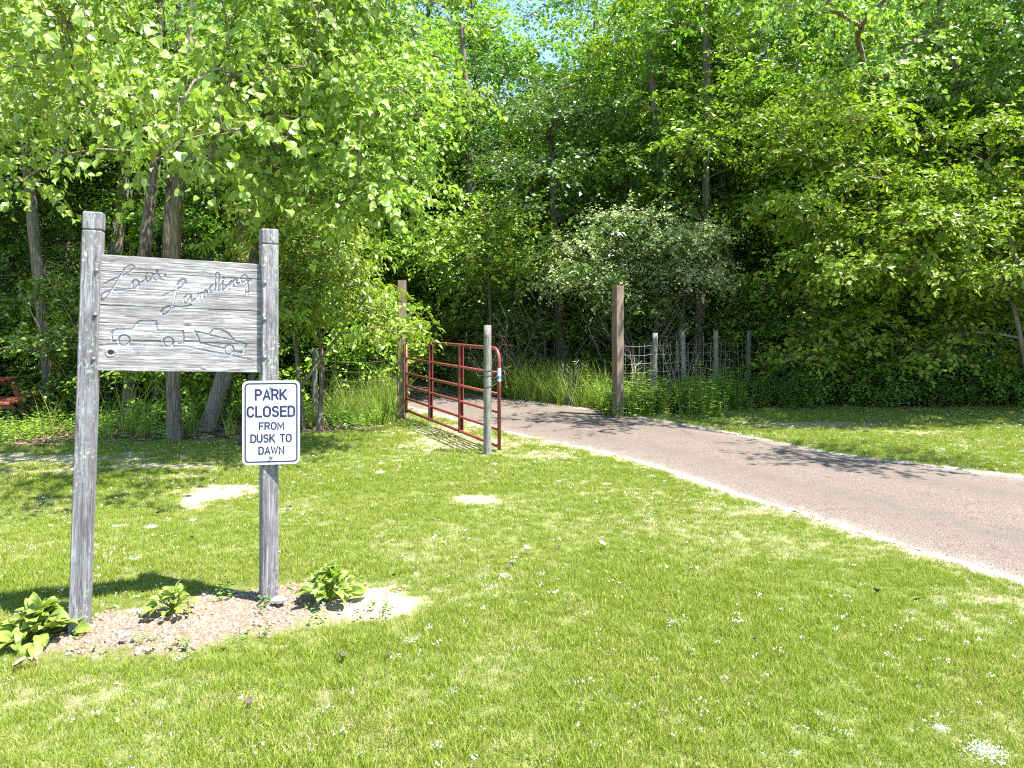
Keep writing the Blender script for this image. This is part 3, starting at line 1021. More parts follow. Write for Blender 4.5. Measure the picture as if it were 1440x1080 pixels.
bx, by = 9.0, 12.6
lob = canopy(85, 44, (4.4, 10.0), (10.6, 13.6), (3.0, 5.4), .46, (bx, by))+canopy(285, 30, (4.8, 8.8), (10.8, 13.2), (2.0, 3.4), .42, (bx, by))+canopy(286, 26, (5.0, 9.6), (12.9, 14.0), (.9, 2.3), .42, (bx, by))
t = make_tree('arching_tree', 701, (0, 0, 5), .07, lob, dict(P_TREE, leaf=.108, per_lobe=30, slen=.45), 'light', 'bark', cat='tree', att0=.3,
              stems=[((0.3, 0, -.1), (-1.2, -.5, 4.2), .07, .03), ((.1, .1, -.1), (.2, 0, 4.8), .06, .03), ((-.2, .1, -.1), (-.9, .4, 3.6), .05, .02)],
              label='multi stemmed arching tree at the right edge with slim leaning trunks')
place(t, bx, by, first=True)
bx, by = 10.4, 13.8      # cottonwood outside the frame, crown reaching in at upper right
lob = canopy(86, 52, (5.6, 10.8), (12.2, 14.0), (5.3, 8.4), .5, (bx, by))+canopy(186, 20, (2.8, 5.2), (9.8, 11.2), (5.7, 7.0), .42, (bx, by))+canopy(187, 15, (5.8, 7.6), (6.9, 8.4), (5.4, 6.6), .42, (bx, by))
t = make_tree('cottonwood_tree', 702, (-.3, .3, 9), .16, lob, dict(lpc, per_lobe=15), 'cottonwood', 'bark', shape='delta', cat='tree', att0=.3,
              label='cottonwood at the upper right whose broad shiny leaves overhang the grass')
place(t, bx, by, first=True)
bx, by = 4.07, 16.6
lob = canopy(87, 46, (2.6, 6.5), (16.2, 18.8), (4.2, 9.5), .65, (bx, by))
t = make_tree('cottonwood_tree', 703, (-.15, 0, 10.5), .12, lob, dict(lpc, per_lobe=17), 'light', 'bark', shape='kite', cat='tree', att0=.4,
              label='tall straight cottonwood behind the wire fence, trunk visible near the top')
place(t, bx, by, first=True)
bx, by = 2.9, 21
lob = canopy(88, 28, (2.5, 5.6), (19.5, 22.5), (6.4, 11), .65, (bx, by))
t = make_tree('cottonwood_tree', 704, (-.2, 0, 11.5), .15, lob, dict(lpc, per_lobe=15), 'light', 'bark2', shape='kite', cat='tree', att0=.5,
              label='forked dark trunked tree beside the gap of blue sky')
place(t, bx, by, first=True)
for i, (x, y, k, s) in enumerate(((7.8, 16.6, 2, .85), (9.6, 16.2, 0, .9), (12.2, 15.2, 2, .9), (5.4, 18.4, 0, 1.0), (-11.5, 16, 0, .9), (13.5, 11, 2, .9), (11.5, 13.2, 0, .7))):
    forest(k, x, y, i*1.3, s)

# ---- understory bushes along the wood's edge
BK = []
for k, (mat, leaf, nl, hh) in enumerate([('light', .10, 30, 2.3), ('mid', .095, 30, 2.7), ('vine', .10, 22, 1.3)]):
    r_ = np.random.RandomState(700+k)
    lob = lobe_cloud(r_, nl, (0, 0, hh*.52), (1.2, 1.0, hh*.5), .42, .4, zmin=.12)
    st = [((r_.randn()*.15, r_.randn()*.15, -.1), (r_.randn()*.6, r_.randn()*.5, hh*.85), .022, .008) for _ in range(5)]
    BK.append(make_tree('understory_bush', 720+k, None, .03, lob, dict(per_lobe=34, nleaf=11, slen=.4, leaf=leaf, wid=.62, hang=.15, droop=.3), mat, 'twig', cat='bush', label='x', stems=st, att0=.1,
              trunk_name='stem', crown_name='foliage', limb_r=.012))
usedb = set(); seen_b = set()
BL = ['rounded mid green bush', 'dark green bush', 'low bright green bush']
def bush(k, x, y, rz=0, s=1.0, zs=None, label=None):
    f = k not in usedb; usedb.add(k)
    a, b = where(x, y)
    d = 'at the edge of the grass' if y < 15 else ('just inside the wood' if y < 17 else 'under the trees' if y < 20 else 'far under the trees')
    lab = '%s %s %s' % (BL[k], d, a)
    if lab in seen_b: lab = '%s %s %s, its right hand neighbour' % (BL[k].replace('low bright', 'bright').replace('rounded mid', 'mid'), d, a) if len(lab.split()) < 12 else lab
    seen_b.add(lab)
    return place(BK[k], x, y, rz, s, label or lab, 'bushes along the foot of the woods', f, zs)
xx = 4.1
while xx < 13.5:
    bush(2, xx, 14.45+rg.randn()*.12+(.15 if xx < 5.7 else 0), rg.rand()*6, (.72+.18*rg.rand())*(1 if xx > 5.7 else .45)); xx += .85 if xx > 5.7 else .5
xx = 5.4
while xx < 14:
    bush(int(rg.choice([0, 1, 1])), xx, 15.7+rg.randn()*.3, rg.rand()*6, .95+.25*rg.rand()); xx += 1.35
for (x, y) in ((1.9, 17.3), (3.0, 18.6), (.6, 18.2), (-.6, 19.2), (4.8, 17.6), (-2.4, 21.2), (-4.4, 22.6), (-6.0, 20.5), (1.5, 20)):
    bush(1, x, y, rg.rand()*6, 1.1)
for (x, y, k) in ((-3.9, 14.3, 0), (-5.2, 12.2, 0), (-5.9, 14, 1), (-7.4, 13.5, 1), (-9.6, 15.6, 1), (-11.2, 14.6, 1), (-4.6, 14.6, 1), (-3.3, 15.4, 0), (-6.7, 16, 1), (-8.4, 17.2, 1), (-2.9, 14.9, 0), (-10.4, 17, 1), (-5, 16.5, 0), (-12, 17, 1), (-13.2, 15.5, 1)):
    bush(k, x, y, rg.rand()*6, .9+.2*rg.rand())

yy = 24.0
while yy < 52:
    h_ = .72*yy+4; x_ = -h_
    while x_ < h_:
        if yy > 40 or rg.rand() < .55: bush(1, x_+rg.randn()*.4, yy+rg.randn()*.8, rg.rand()*6, 1.3+.5*rg.rand())
        x_ += 3.0
    yy += 8.5

# ------------------------------------------------------------------ weeds and low plants
def plant_mesh(seed, nst, h, leaf, wid, mat, spread=.12, npair=8, shape='kite'):
    r = np.random.RandomState(seed)
    P = []; A = []; Nn = []; L = []; mb = MB()
    for _ in range(nst):
        b = np.array([r.randn()*spread, r.randn()*spread, 0]); top = b+np.array([r.randn()*.2*h, r.randn()*.2*h, h*(.6+.4*r.rand())])
        mb.tube([b, (b+top)/2+r.randn(3)*.01, top], [.004, .003, .002], 3, False)
        for k in range(npair):
            t = .12+.88*(k+r.rand()*.5)/npair
            p = b+(top-b)*t
            for q in range(2):
                a = r.rand()*6.28
                P.append(p); A.append((math.cos(a), math.sin(a), .25-.3*r.rand())); Nn.append((r.randn()*.3, r.randn()*.3, 1)); L.append(leaf*(.6+.6*r.rand())*(1-.35*t))
    V, F = leaf_arrays(np.array(P), np.array(A), np.array(Nn), np.array(L), np.array(L)*wid, shape)
    return mb, V, F
def plant_obj(seed, name, label, cat, nst, h, leaf, wid, mat, **kw):
    mb, V, F = plant_mesh(seed, nst, h, leaf, wid, mat, **kw)
    root = empty(name); tag(root, label, cat)
    so = mb.build('stems', M['weed'], root); so['kind'] = 'stuff'
    o = bpy.data.objects.new('leaves', np_mesh('leaves', V, F, M[mat])); link(o, root); o['kind'] = 'stuff'
    return root
def joined_variant(seed, *a, **kw):
    mb, V, F = plant_mesh(seed, *a, **kw)
    return unlinked('low_plant', np_mesh('low_plant', V, F, M[a[4]]))

# ground cover: low leafy plants along the wood's foot
gv = [joined_variant(800+i, 6, .32, .07, .65, 'vine', spread=.1, npair=5) for i in range(4)]+[joined_variant(810+i, 6, .28, .06, .6, 'weed', spread=.1, npair=5) for i in range(3)]
def gc_points():
    n = 5200
    x = RNG.uniform(-14, 14, n); y = RNG.uniform(9.3, 18.5, n)
    e = np.interp(x, EX, EY)
    d = y-e
    w = np.where(x > 4.2, 1-smoothstep(.2, 3.0, d), np.where(x < -1.95, np.where(x < -3.2, .75*(1-smoothstep(3, 6, d)), .5), .5*smoothstep(.1, .5, d)))
    w = w*(.35+1.1*vnoise(x*1.2, y*1.2, 61))
    k = (d > -.1) & (RNG.rand(n) < w) & (road_sd(x, y) > .35) & (np.abs(x) < .75*y+1)
    k &= ~((x > -4.4) & (x < -1.9) & (y < 11.9) & (RNG.rand(n) < .85))
    x, y = x[k], y[k]
    return x, y
x, y = gc_points()
n = len(x)
vid = np.where(x < -5.5, np.where(y < 12, 4+RNG.randint(0, 3, n), RNG.randint(0, 4, n)), RNG.randint(0, 4, n))
scatter('ground_cover', np.stack([x, y, gz(x, y)], 1), np.stack([RNG.randn(n)*.1, RNG.randn(n)*.1, RNG.rand(n)*6.28], 1), .6+.75*RNG.rand(n), vid, gv)
# dead leaf litter at the wood's foot
def flat_leaf_mesh(name, size, mat, n=5):
    V = []; F = []
    for i in range(n):
        a = RNG.rand()*6.28; c = RNG.randn(2)*.06
        d = np.array([math.cos(a), math.sin(a)]); s = np.array([-d[1], d[0]])
        z = .008+.02*RNG.rand()
        b = len(V)
        for (u, v, h) in ((-.5, 0, 0), (0, .3, .3), (.5, 0, .1), (0, -.3, .35)):
            q = c+d*u*size+s*v*size
            V.append((q[0], q[1], z+h*size*RNG.rand()))
        F += [(b, b+1, b+2), (b, b+2, b+3)]
    return unlinked(name, np_mesh(name, V, F, mat))
lv = [flat_leaf_mesh('litter', .07, M['litter'] if i % 2 else M['deadleaf_tan']) for i in range(5)]
n = 5000
x = RNG.uniform(-12, 12, n); y = RNG.uniform(9, 18, n); e = np.interp(x, EX, EY)
k = (y > e-.15) & (y < e+5) & (road_sd(x, y) > .1) & (np.abs(x) < .75*y+1); x, y = x[k], y[k]; n = len(x)
scatter('leaf_litter', np.stack([x, y, gz(x, y)], 1), np.stack([0*x, 0*x, RNG.rand(n)*6.28], 1), .7+.6*RNG.rand(n), RNG.randint(0, 5, n), lv)

# tall grass tufts (beside the path past the gate, and behind the left wire)
tg = [tuft('tall_tuft', 34, .10, .25, .75, .008, M['tallgrass'], .75, 4) for _ in range(5)]
pts = []
for (x0, x1, y0, y1, n, dmin) in ((-3.1, -1.95, 12.5, 14.6, 70, .15), (-1.4, 1.7, 13.0, 17.6, 520, .12), (1.2, 2.0, 12.4, 13.6, 30, .15), (-7.0, -3.8, 10.0, 11.2, 9, .2), (-3.6, -3.1, 11.3, 12.3, 5, .2)):
    x = RNG.uniform(x0, x1, n); y = RNG.uniform(y0, y1, n)
    sd = road_sd(x, y)
    k = (sd > dmin)
    if x0 == -1.4: k &= (sd < 1.5) & (y > 13)
    pts.append(np.stack([x[k], y[k]], 1))
pts = np.vstack(pts); n = len(pts)
scatter('tall_grass', np.column_stack([pts, gz(pts[:, 0], pts[:, 1])]), np.stack([RNG.randn(n)*.08, RNG.randn(n)*.08, RNG.rand(n)*6.28], 1), .7+.75*RNG.rand(n), RNG.randint(0, 5, n), tg)

# leafy weeds as single plants
W1 = plant_obj(900, 'leafy_weed', 'x', 'plant', 9, .62, .085, .5, 'weed', spread=.12, npair=9)
W2 = plant_obj(901, 'leafy_weed', 'x', 'plant', 8, .75, .10, .3, 'weed', spread=.10, npair=10)
W3 = plant_obj(902, 'leafy_weed', 'x', 'plant', 8, .5, .09, .6, 'vine', spread=.13, npair=7)
wf = set()
def weed(k, x, y, s, label, group):
    f = k not in wf; wf.add(k)
    return place((W1, W2, W3)[k], x, y, rg.rand()*6, s, label, group, f)
for i in range(60):
    x = 1.65+rg.rand()*2.4; y = 12.35+.42*max(0, x-1.9)+rg.rand()*.9
    weed(int(rg.choice([0, 0, 1, 2])), x, y, .85+.55*rg.rand(), 'bushy green weed %s' % ('at the foot of the tall brown post' if x < 2.1 else 'by the first fence post from the left' if x < 2.7 else 'by the second fence post' if x < 3.4 else 'by the third fence post'), 'weeds along the wire fence')
for i in range(34):
    t = rg.rand(); a = int(60+ (1-t)*62); p = FE[min(199, 118+int(t*45))]; q = NE[min(199, 118+int(t*45))]
    d = (p-q)/np.linalg.norm(p-q); o_ = p+d*(.35+1.1*rg.rand())
    if abs(o_[0]-1.75) < .2: continue
    weed(int(rg.choice([0, 1, 1])), o_[0], o_[1], .8+.7*rg.rand(), 'tall green weed in the verge past the gate opening', 'weeds in the verge past the gate')
for i in range(14):
    weed(int(rg.choice([0, 2])), -3.3-rg.rand()*.9, 12.4+rg.rand()*1.2, .7+.5*rg.rand(), 'bright leafy weed behind the round post left of the gate', 'weeds behind the left wire')
for i in range(26):
    weed(int(rg.choice([0, 1, 2])), -10.5+rg.rand()*6.6, 10.2+rg.rand()*2.4, .45+.4*rg.rand(), 'low leafy weed in front of the picnic table and trunks on the left', 'weeds by the left trunks')

# brush of bare arching twigs in the shade of the wood's edge
def brush(seed, n=26):
    r = np.random.RandomState(seed); mb = MB()
    for i in range(n):
        p = np.array([r.uniform(-1.1, 1.1), r.uniform(-.5, .5), r.uniform(0, .5)])
        a = r.rand()*6.28; L = .7+1.3*r.rand(); e = p+np.array([math.cos(a)*L*.8, math.sin(a)*L*.4, r.uniform(.1, 1.0)*L])
        c = (p+e)/2+np.array([r.randn()*.12, r.randn()*.1, .3*r.rand()*L])
        q = bezier(p, c, e, 6); mb.tube(q, list(np.linspace(.007+.006*r.rand(), .002, 6)), 4, False)
        for k in range(3):
            b = q[2+k]; mb.tube([b, b+r.randn(3)*[.2, .15, .12]+[0, 0, .08], b+r.randn(3)*[.4, .2, .2]+[0, 0, .1]], [.004, .003, .0015], 3, False)
    o = mb.build('dead_brush', M['twig'], None); return o
BRUSH = [brush(i) for i in range(3)]
for i, (x, y, s_, lab) in enumerate(((-.6, 17.2, 1.1, 'tangle of bare brown twigs in the dark behind the red gate'), (.9, 16.4, 1.0, 'tangle of bare twigs between the gate opening and the tall brown post'), (2.3, 15.4, 1.1, 'bare twigs just behind the first fence post'),
        (4.2, 15.7, 1.1, 'grey bare twigs behind the third fence post'), (5.6, 15.0, 1.0, 'bare twigs over the low bushes right of the last fence post'), (7.4, 14.9, 1.1, 'pale bare twigs in the shaded hedge over the right lawn'),
        (8.6, 14.7, 1.2, 'bare twigs by the foot of the arching tree'), (-.1, 15.4, .8, 'small bare twigs under the bright layered tree'), (-6.6, 12.9, 1.0, 'bare twigs behind the left sign post'))):
    o = BRUSH[i] if i < 3 else BRUSH[i % 3].copy()
    if i >= 3: COL.objects.link(o)
    o.location = (x, y, float(gz(x, y))+.25*(i % 3)); o.rotation_euler = (0, 0, i*1.1); o.scale = (s_,)*3
    tag(o, lab, 'dead twigs', 'dead brush in the wood edge')

# clumps of dead stalks
def stalks(x, y, h, n, label):
    mb = MB(); r = np.random.RandomState(int(abs(x)*100))
    for i in range(n):
        a = r.rand()*6.28; t = np.array([math.cos(a)*.25*h, math.sin(a)*.25*h, h*(.7+.3*r.rand())])
        mb.tube([(r.randn()*.03, r.randn()*.03, 0), t*.55, t], [.004, .003, .002], 3, False)
        for q in range(3):
            b = t*(.6+.12*q); mb.tube([b, b+r.randn(3)*[.06, .06, .02]+[0, 0, .09]], [.002, .004], 3, False)
    o = mb.build('dry_stalks', M['straw'], None); o.location = (x, y, float(gz(x, y)))
    tag(o, label, 'dry plant')
stalks(3.0, 13.5, 1.45, 9, 'bundle of pale dead stalks standing between the first two fence posts')
stalks(2.25, 13.2, 1.1, 8, 'thin pale dead stalks beside the tall square post at the wire fence')
stalks(1.1, 13.9, .95, 9, 'pale dead stalks in the weeds left of the tall square post')

# ------------------------------------------------------------------ the plank sign
A0 = Vector((-2.26, 3.94)); B0 = Vector((-1.384, 4.29))
SU = (B0-A0).normalized()
yaw = math.atan2(SU.y, SU.x)
sign = empty('park_sign', (A0.x, A0.y, 0), yaw)
tag(sign, 'weathered grey plank sign between square posts, carved with script, a truck and a car', 'sign')
SL = (B0-A0).length

def post_obj(name, w, d, h, mat, parent, loc, rot=(0, 0, 0), cap=.1, z0=-.2):
    """timber post with knocked edges and a sawn cap line"""
    mb = MB()
    hw, hd = w/2, d/2
    mb.box(-hw, hw, -hd, hd, z0, h-cap-.004, .005)
    o = mb.build(name, mat, parent)
    o.location = loc; o.rotation_euler = rot
    if cap > 0:
        mc = MB()
        mc.box(-hw+.007, hw-.007, -hd+.007, hd-.007, h-cap-.01, h-cap+.006)
        mc.box(-hw-.001, hw+.001, -hd-.001, hd+.001, h-cap, h, .007)
        c = mc.build('post_cap', mat, o)
    return o
lp_ = post_obj('post', .092, .092, 2.165, M['post_grey'], sign, (0, 0, 0), (0, R(1.8), R(-4)), .093)
lp_.location = (0, 0, 0)
rp_ = post_obj('post', .092, .092, 2.115, M['post_grey'], sign, (SL, 0, 0), (0, 0, R(6)), .085)

# carved artwork, drawn in a 1440 x 922 board sketch
STROKES = [
 [(200,238),(240,214),(290,190),(345,162),(395,130),(412,112),(405,99),(385,95),(360,103),(342,122),(322,158),(298,205),(268,262),(242,305),(215,345),(192,368),(174,364),(167,345),(182,320),(215,302),(250,293),(320,291),(370,294),(418,294)],
 [(440,212),(420,207),(406,220),(400,245),(408,264),(424,270),(440,260),(450,238),(445,218),(440,212)], [(448,230),(470,222),(498,206)],
 [(500,178),(504,205),(514,222),(532,212),(548,186)], [(503,150),(508,153)],
 [(548,186),(575,160),(586,134),(592,155),(606,180),(600,200),(580,206),(566,198)], [(606,195),(640,205)], [(648,165),(650,178)], [(545,150),(552,158)],
 [(640,330),(690,302),(740,280),(785,252),(808,228),(812,208),(800,198),(778,200),(758,222),(745,255),(737,300),(728,350),(718,395),(706,435),(680,462),(652,474),(636,468),(632,455),(645,432),(675,414),(712,410),(760,413),(810,412),(840,406),(866,398)],
 [(862,326),(845,316),(822,324),(806,348),(806,370),(818,384),(836,374),(852,350),(862,326)], [(862,326),(858,355),(868,374),(888,350)],
 [(910,345),(918,306),(922,345),(932,312),(944,300),(950,340),(960,300),(976,284),(988,292),(984,318),(1002,312)],
 [(1046,246),(1028,240),(1010,258),(1004,282),(1014,300),(1034,296),(1048,270),(1046,246)], [(1046,260),(1047,200),(1050,160),(1062,141),(1076,150),(1079,185),(1073,235),(1072,270),(1084,284),(1104,270)],
 [(1112,205),(1106,248),(1114,280),(1136,264),(1148,238)], [(1114,180),(1119,184)],
 [(1150,238),(1152,268),(1164,228),(1180,204),(1184,246),(1196,210),(1214,184),(1226,196),(1222,228),(1246,216)],
 [(1310,168),(1292,155),(1270,164),(1260,190),(1272,214),(1296,208),(1310,185),(1310,168)], [(1312,172),(1317,230),(1326,285),(1312,304),(1298,284),(1300,250),(1318,216),(1342,190)],
 [(290,690),(268,682),(266,622),(274,602),(300,594),(415,590),(438,566),(460,530),(530,527),(595,530),(603,601),(700,601),(806,603),(815,650),(813,702),(780,703)],
 [(430,682),(630,685)], [(160,720),(230,714),(310,712)], [(392,716),(520,718),(655,723)], [(738,726),(850,728),(1000,760),(1170,790)], [(1195,795),(1280,812),(1370,831)], [(824,684),(940,689)],
 [(900,605),(1012,630)], [(1015,632),(1052,586),(1110,594),(1162,612),(1226,676)], [(1030,637),(1215,676),(1328,708),(1305,778)], [(916,628),(950,698),(1145,742)], [(1222,764),(1290,773)]]
for (cx, cy, r) in ((358, 680, 42), (697, 692, 38), (1185, 752, 37)):
    STROKES.append([(cx+r*math.cos(a), cy+r*math.sin(a)) for a in np.linspace(0, 2*PI, 19)])
BX0, BX1 = .045, SL-.045       # visible board width, board runs between the posts
BH = .612
tiltb = -R(2.2)
def sketch_to_board(u, v):
    s = (u-108)/(1396-108)*.955
    vt = 10+58*s; vb = 915+20*s
    t = (v-vt)/(vb-vt)
    return BX0+s*(BX1-BX0), BH*(1-t)
SEG = []
for st in STROKES:
    q = [sketch_to_board(*p) for p in st]
    if len(q) > 3 and st in STROKES[:20]:
        q = [tuple(p) for p in catmull(q, len(q)*3)]
    SEG += [(a[0], a[1], b[0], b[1]) for a, b in zip(q[:-1], q[1:])]
SEG = np.array(SEG)
KN = [sketch_to_board(262, 776)+(.0125,), ]
bounds = [0, .14, .287, .434, .589, .736, 1.0]
board_org = (0, -.046+.026, 1.327)   # front face 26 mm behind the post faces
thick = .036
for pi in range(6):
    zt = BH*(1-bounds[pi])-.0004; zb = BH*(1-bounds[pi+1])+.0004
    step = .0024
    nx = int((BX1-BX0)/step); nz = max(4, int((zt-zb)/step))
    X, Z = np.meshgrid(np.linspace(BX0-.0, BX1+.0, nx), np.linspace(zb, zt, nz))
    px, pz = X.ravel(), Z.ravel()
    d = np.full(px.shape, 1.0)
    for (x0, y0, x1, y1) in SEG:
        if min(y0, y1) > zt+.01 or max(y0, y1) < zb-.01: continue
        kk = (px > min(x0, x1)-.01) & (px < max(x0, x1)+.01)
        if not kk.any(): continue
        dx, dy = x1-x0, y1-y0
        a, b = px[kk], pz[kk]
        t = np.clip(((a-x0)*dx+(b-y0)*dy)/(dx*dx+dy*dy+1e-12), 0, 1)
        d[kk] = np.minimum(d[kk], np.hypot(a-x0-t*dx, b-y0-t*dy))
    dep = .0085*(1-smoothstep(.0026, .0052, d))-.0007*np.exp(-((d-.0072)/.0015)**2)
    for (kx, kz, kr) in KN:
        dk = np.hypot((px-kx)/1.15, pz-kz)
        dep = np.maximum(dep, .026*(1-smoothstep(kr*.75, kr, dk)))
        dep = dep-.003*np.exp(-((dk-kr*1.5)/(kr*.35))**2)
    # knots stand slightly proud, rough ends, rounded plank edges, weather wear
    for (u, v, r) in ((845, 540, .014), (985, 895, .010)):
        kx, kz = sketch_to_board(u, v); dk = np.hypot((px-kx)/1.6, pz-kz)
        dep = dep-.003*np.exp(-(dk/r)**2)+.0012*np.exp(-((dk-r*1.2)/(r*.4))**2)
    e = np.minimum(pz-zb, zt-pz)
    dep = dep+.0022*(1-smoothstep(0, .0032, e))
    wv = (vnoise(px*14, pz*150, 70+pi)-.5)*.0007+(vnoise(px*30, pz*300, 80+pi)-.5)*.0004
    yy_ = dep+wv+[0, .0012, -.0008, .001, -.0005, .0006][pi]
    V = np.stack([px, yy_, pz], 1)
    idx = np.arange(nx*nz).reshape(nz, nx)
    F = list(np.stack([idx[:-1, :-1], idx[:-1, 1:], idx[1:, 1:], idx[1:, :-1]], -1).reshape(-1, 4))
    # sides and back
    nb = len(V)
    Vb = [(BX0, thick, zb), (BX1, thick, zb), (BX1, thick, zt), (BX0, thick, zt)]
    V = np.vstack([V, Vb])
    me = bpy.data.meshes.new('plank')
    faces = [tuple(int(i) for i in f) for f in F]
    faces.append((nb, nb+3, nb+2, nb+1))
    faces.append(tuple(int(i) for i in idx[0, ::-1])+(nb, nb+1))
    faces.append(tuple(int(i) for i in idx[-1, :])+(nb+2, nb+3))
    faces.append(tuple(int(i) for i in idx[:, 0])+(nb+3, nb))
    faces.append(tuple(int(i) for i in idx[::-1, -1])+(nb+1, nb+2))
    me.from_pydata([tuple(v) for v in V], [], faces)
    ca = me.color_attributes.new('carve', 'FLOAT_COLOR', 'POINT')
    cv = np.zeros((len(V), 4), np.float32); cv[:nb, :3] = (1-smoothstep(.0018, .0040, d))[:, None]; cv[:, 3] = 1
    ca.data.foreach_set('color', cv.ravel())
    me.materials.append(M['plank'])
    me.update()
    o = bpy.data.objects.new('plank', me); link(o, sign)
    o.location = board_org; o.rotation_euler = (0, -tiltb, 0)
    o.location.z += .02*1.0
if True:
    for o in [c for c in sign.children if c.name.startswith('plank')]:
        o.location.z = 1.337

def bolt(parent, loc, r=.0115, mat=None):
    mb = MB()
    n = 12
    rings = [(0, .0), (r, .0), (r*.92, -.35*r), (r*.62, -.7*r), (r*.2, -.85*r)]
    vs = []; fs = []
    for (rr, y) in rings[1:]:
        vs += [(rr*math.cos(2*PI*j/n), y, rr*math.sin(2*PI*j/n)) for j in range(n)]
    for k in range(3):
        for j in range(n):
            a, b = k*n+j, k*n+(j+1) % n
            fs.append((a, b, b+n, a+n))
    fs.append(tuple(3*n+j for j in range(n)))
    mb.add(vs, fs)
    o = mb.build('bolt', mat or M['bolt'], parent, True); o.location = loc
    return o
for z in (1.86, 1.63, 1.40):
    bolt(lp_, (.030, -.0462, z))
for z in (1.765+.045, 1.55+.055, 1.345+.045):
    bolt(rp_, (-.030, -.0462, z))

# ------------------------------------------------------------------ metal notice
def rrect(x0, x1, z0, z1, r, n=7):
    out = []
    for (cx, cz, a0) in ((x1-r, z0+r, -90), (x1-r, z1-r, 0), (x0+r, z1-r, 90), (x0+r, z0+r, 180)):
        for k in range(n):
            a = R(a0+90*k/(n-1)); out.append((cx+r*math.cos(a), cz+r*math.sin(a)))
    return out
notice = empty('notice_sign', (0, 0, 0), 0)
tag(notice, 'white metal park closed notice with dark blue lettering bolted to the right sign post', 'notice')
nyaw = yaw+R(6)
nrm = Vector((math.sin(nyaw), -math.cos(nyaw)))
pc = Vector((-1.384, 4.29))+nrm*.064
notice.location = (pc.x+.002, pc.y, 1.6-(653-450)/1060*4.235)
notice.rotation_euler = (0, 0, R(9))
NW, NH = .312, .470
def plate(name, pts, y0, y1, mat, parent):
    mb = MB(); n = len(pts)
    mb.add([(x, y0, z) for x, z in pts]+[(x, y1, z) for x, z in pts], [tuple(range(n)), tuple(range(2*n-1, n-1, -1))]+[(i, i+n, (i+1) % n+n, (i+1) % n) for i in range(n)])
    return mb.build(name, mat, parent)
plate('plate', rrect(-NW/2, NW/2, 0, NH, .030), -.0015, .0015, M['sign_white'], notice)
def ringstrip(name, outer, inner, y, mat, parent):
    mb = MB(); n = len(outer)
    mb.add([(x, y, z) for x, z in outer]+[(x, y, z) for x, z in inner], [(i, (i+1) % n, (i+1) % n+n, i+n) for i in range(n)])
    return mb.build(name, mat, parent)
ringstrip('border', rrect(-NW/2+.012, NW/2-.012, .012, NH-.012, .022), rrect(-NW/2+.0200, NW/2-.0200, .0200, NH-.0200, .016), -.0021, M['sign_blue'], notice)
def arc(cx, cy, rx, ry, a0, a1, n=9):
    return [(cx+rx*math.cos(R(a)), cy+ry*math.sin(R(a))) for a in np.linspace(a0, a1, n)]
GLY = {
 'P': (.9, [[(0, 0), (0, 1)], [(0, 1), (.55, 1)]+arc(.6, .745, .4, .255, 90, -90)+[(.55, .49), (0, .49)]]),
 'A': (1.05, [[(0, 0), (.5, 1), (1, 0)], [(.2, .3), (.8, .3)]]),
 'R': (.95, [[(0, 0), (0, 1)], [(0, 1), (.55, 1)]+arc(.6, .745, .38, .255, 90, -90)+[(.55, .49), (0, .49)], [(.55, .49), (1, 0)]]),
 'K': (.95, [[(0, 0), (0, 1)], [(.95, 1), (0, .36)], [(.3, .56), (1, 0)]]),
 'C': (.95, [arc(.5, .7, .5, .3, 10, 180)+arc(.5, .3, .5, .3, 180, 350)]),
 'L': (.8, [[(0, 1), (0, 0), (1, 0)]]),
 'O': (1.0, [arc(.5, .68, .5, .32, 0, 180, 13)+arc(.5, .32, .5, .32, 180, 360, 13)+[(1, .68)]]),
 'S': (.9, [arc(.5, .76, .46, .24, 15, 180)+arc(.5, .76, .46, .24, 180, 265, 5)+arc(.5, .26, .48, .26, 85, 0, 5)+arc(.5, .26, .48, .26, 0, -165)]),
 'E': (.82, [[(1, 1), (0, 1), (0, 0), (1, 0)], [(0, .52), (.85, .52)]]),
 'D': (.95, [[(0, 0), (0, 1), (.45, 1)]+arc(.5, .68, .5, .32, 90, 0)+arc(.5, .32, .5, .32, 0, -90)+[(.45, 0), (0, 0)]]),
 'F': (.82, [[(1, 1), (0, 1), (0, 0)], [(0, .52), (.85, .52)]]),
 'M': (1.2, [[(0, 0), (0, 1), (.5, .25), (1, 1), (1, 0)]]),
 'U': (.95, [[(0, 1), (0, .3)]+arc(.5, .3, .5, .3, 180, 360)+[(1, .3), (1, 1)]]),
 'T': (.85, [[(0, 1), (1, 1)], [(.5, 1), (.5, 0)]]),
 'W': (1.35, [[(0, 1), (.26, 0), (.5, .9), (.74, 0), (1, 1)]]),
 'N': (.95, [[(0, 0), (0, 1), (1, 0), (1, 1)]])}
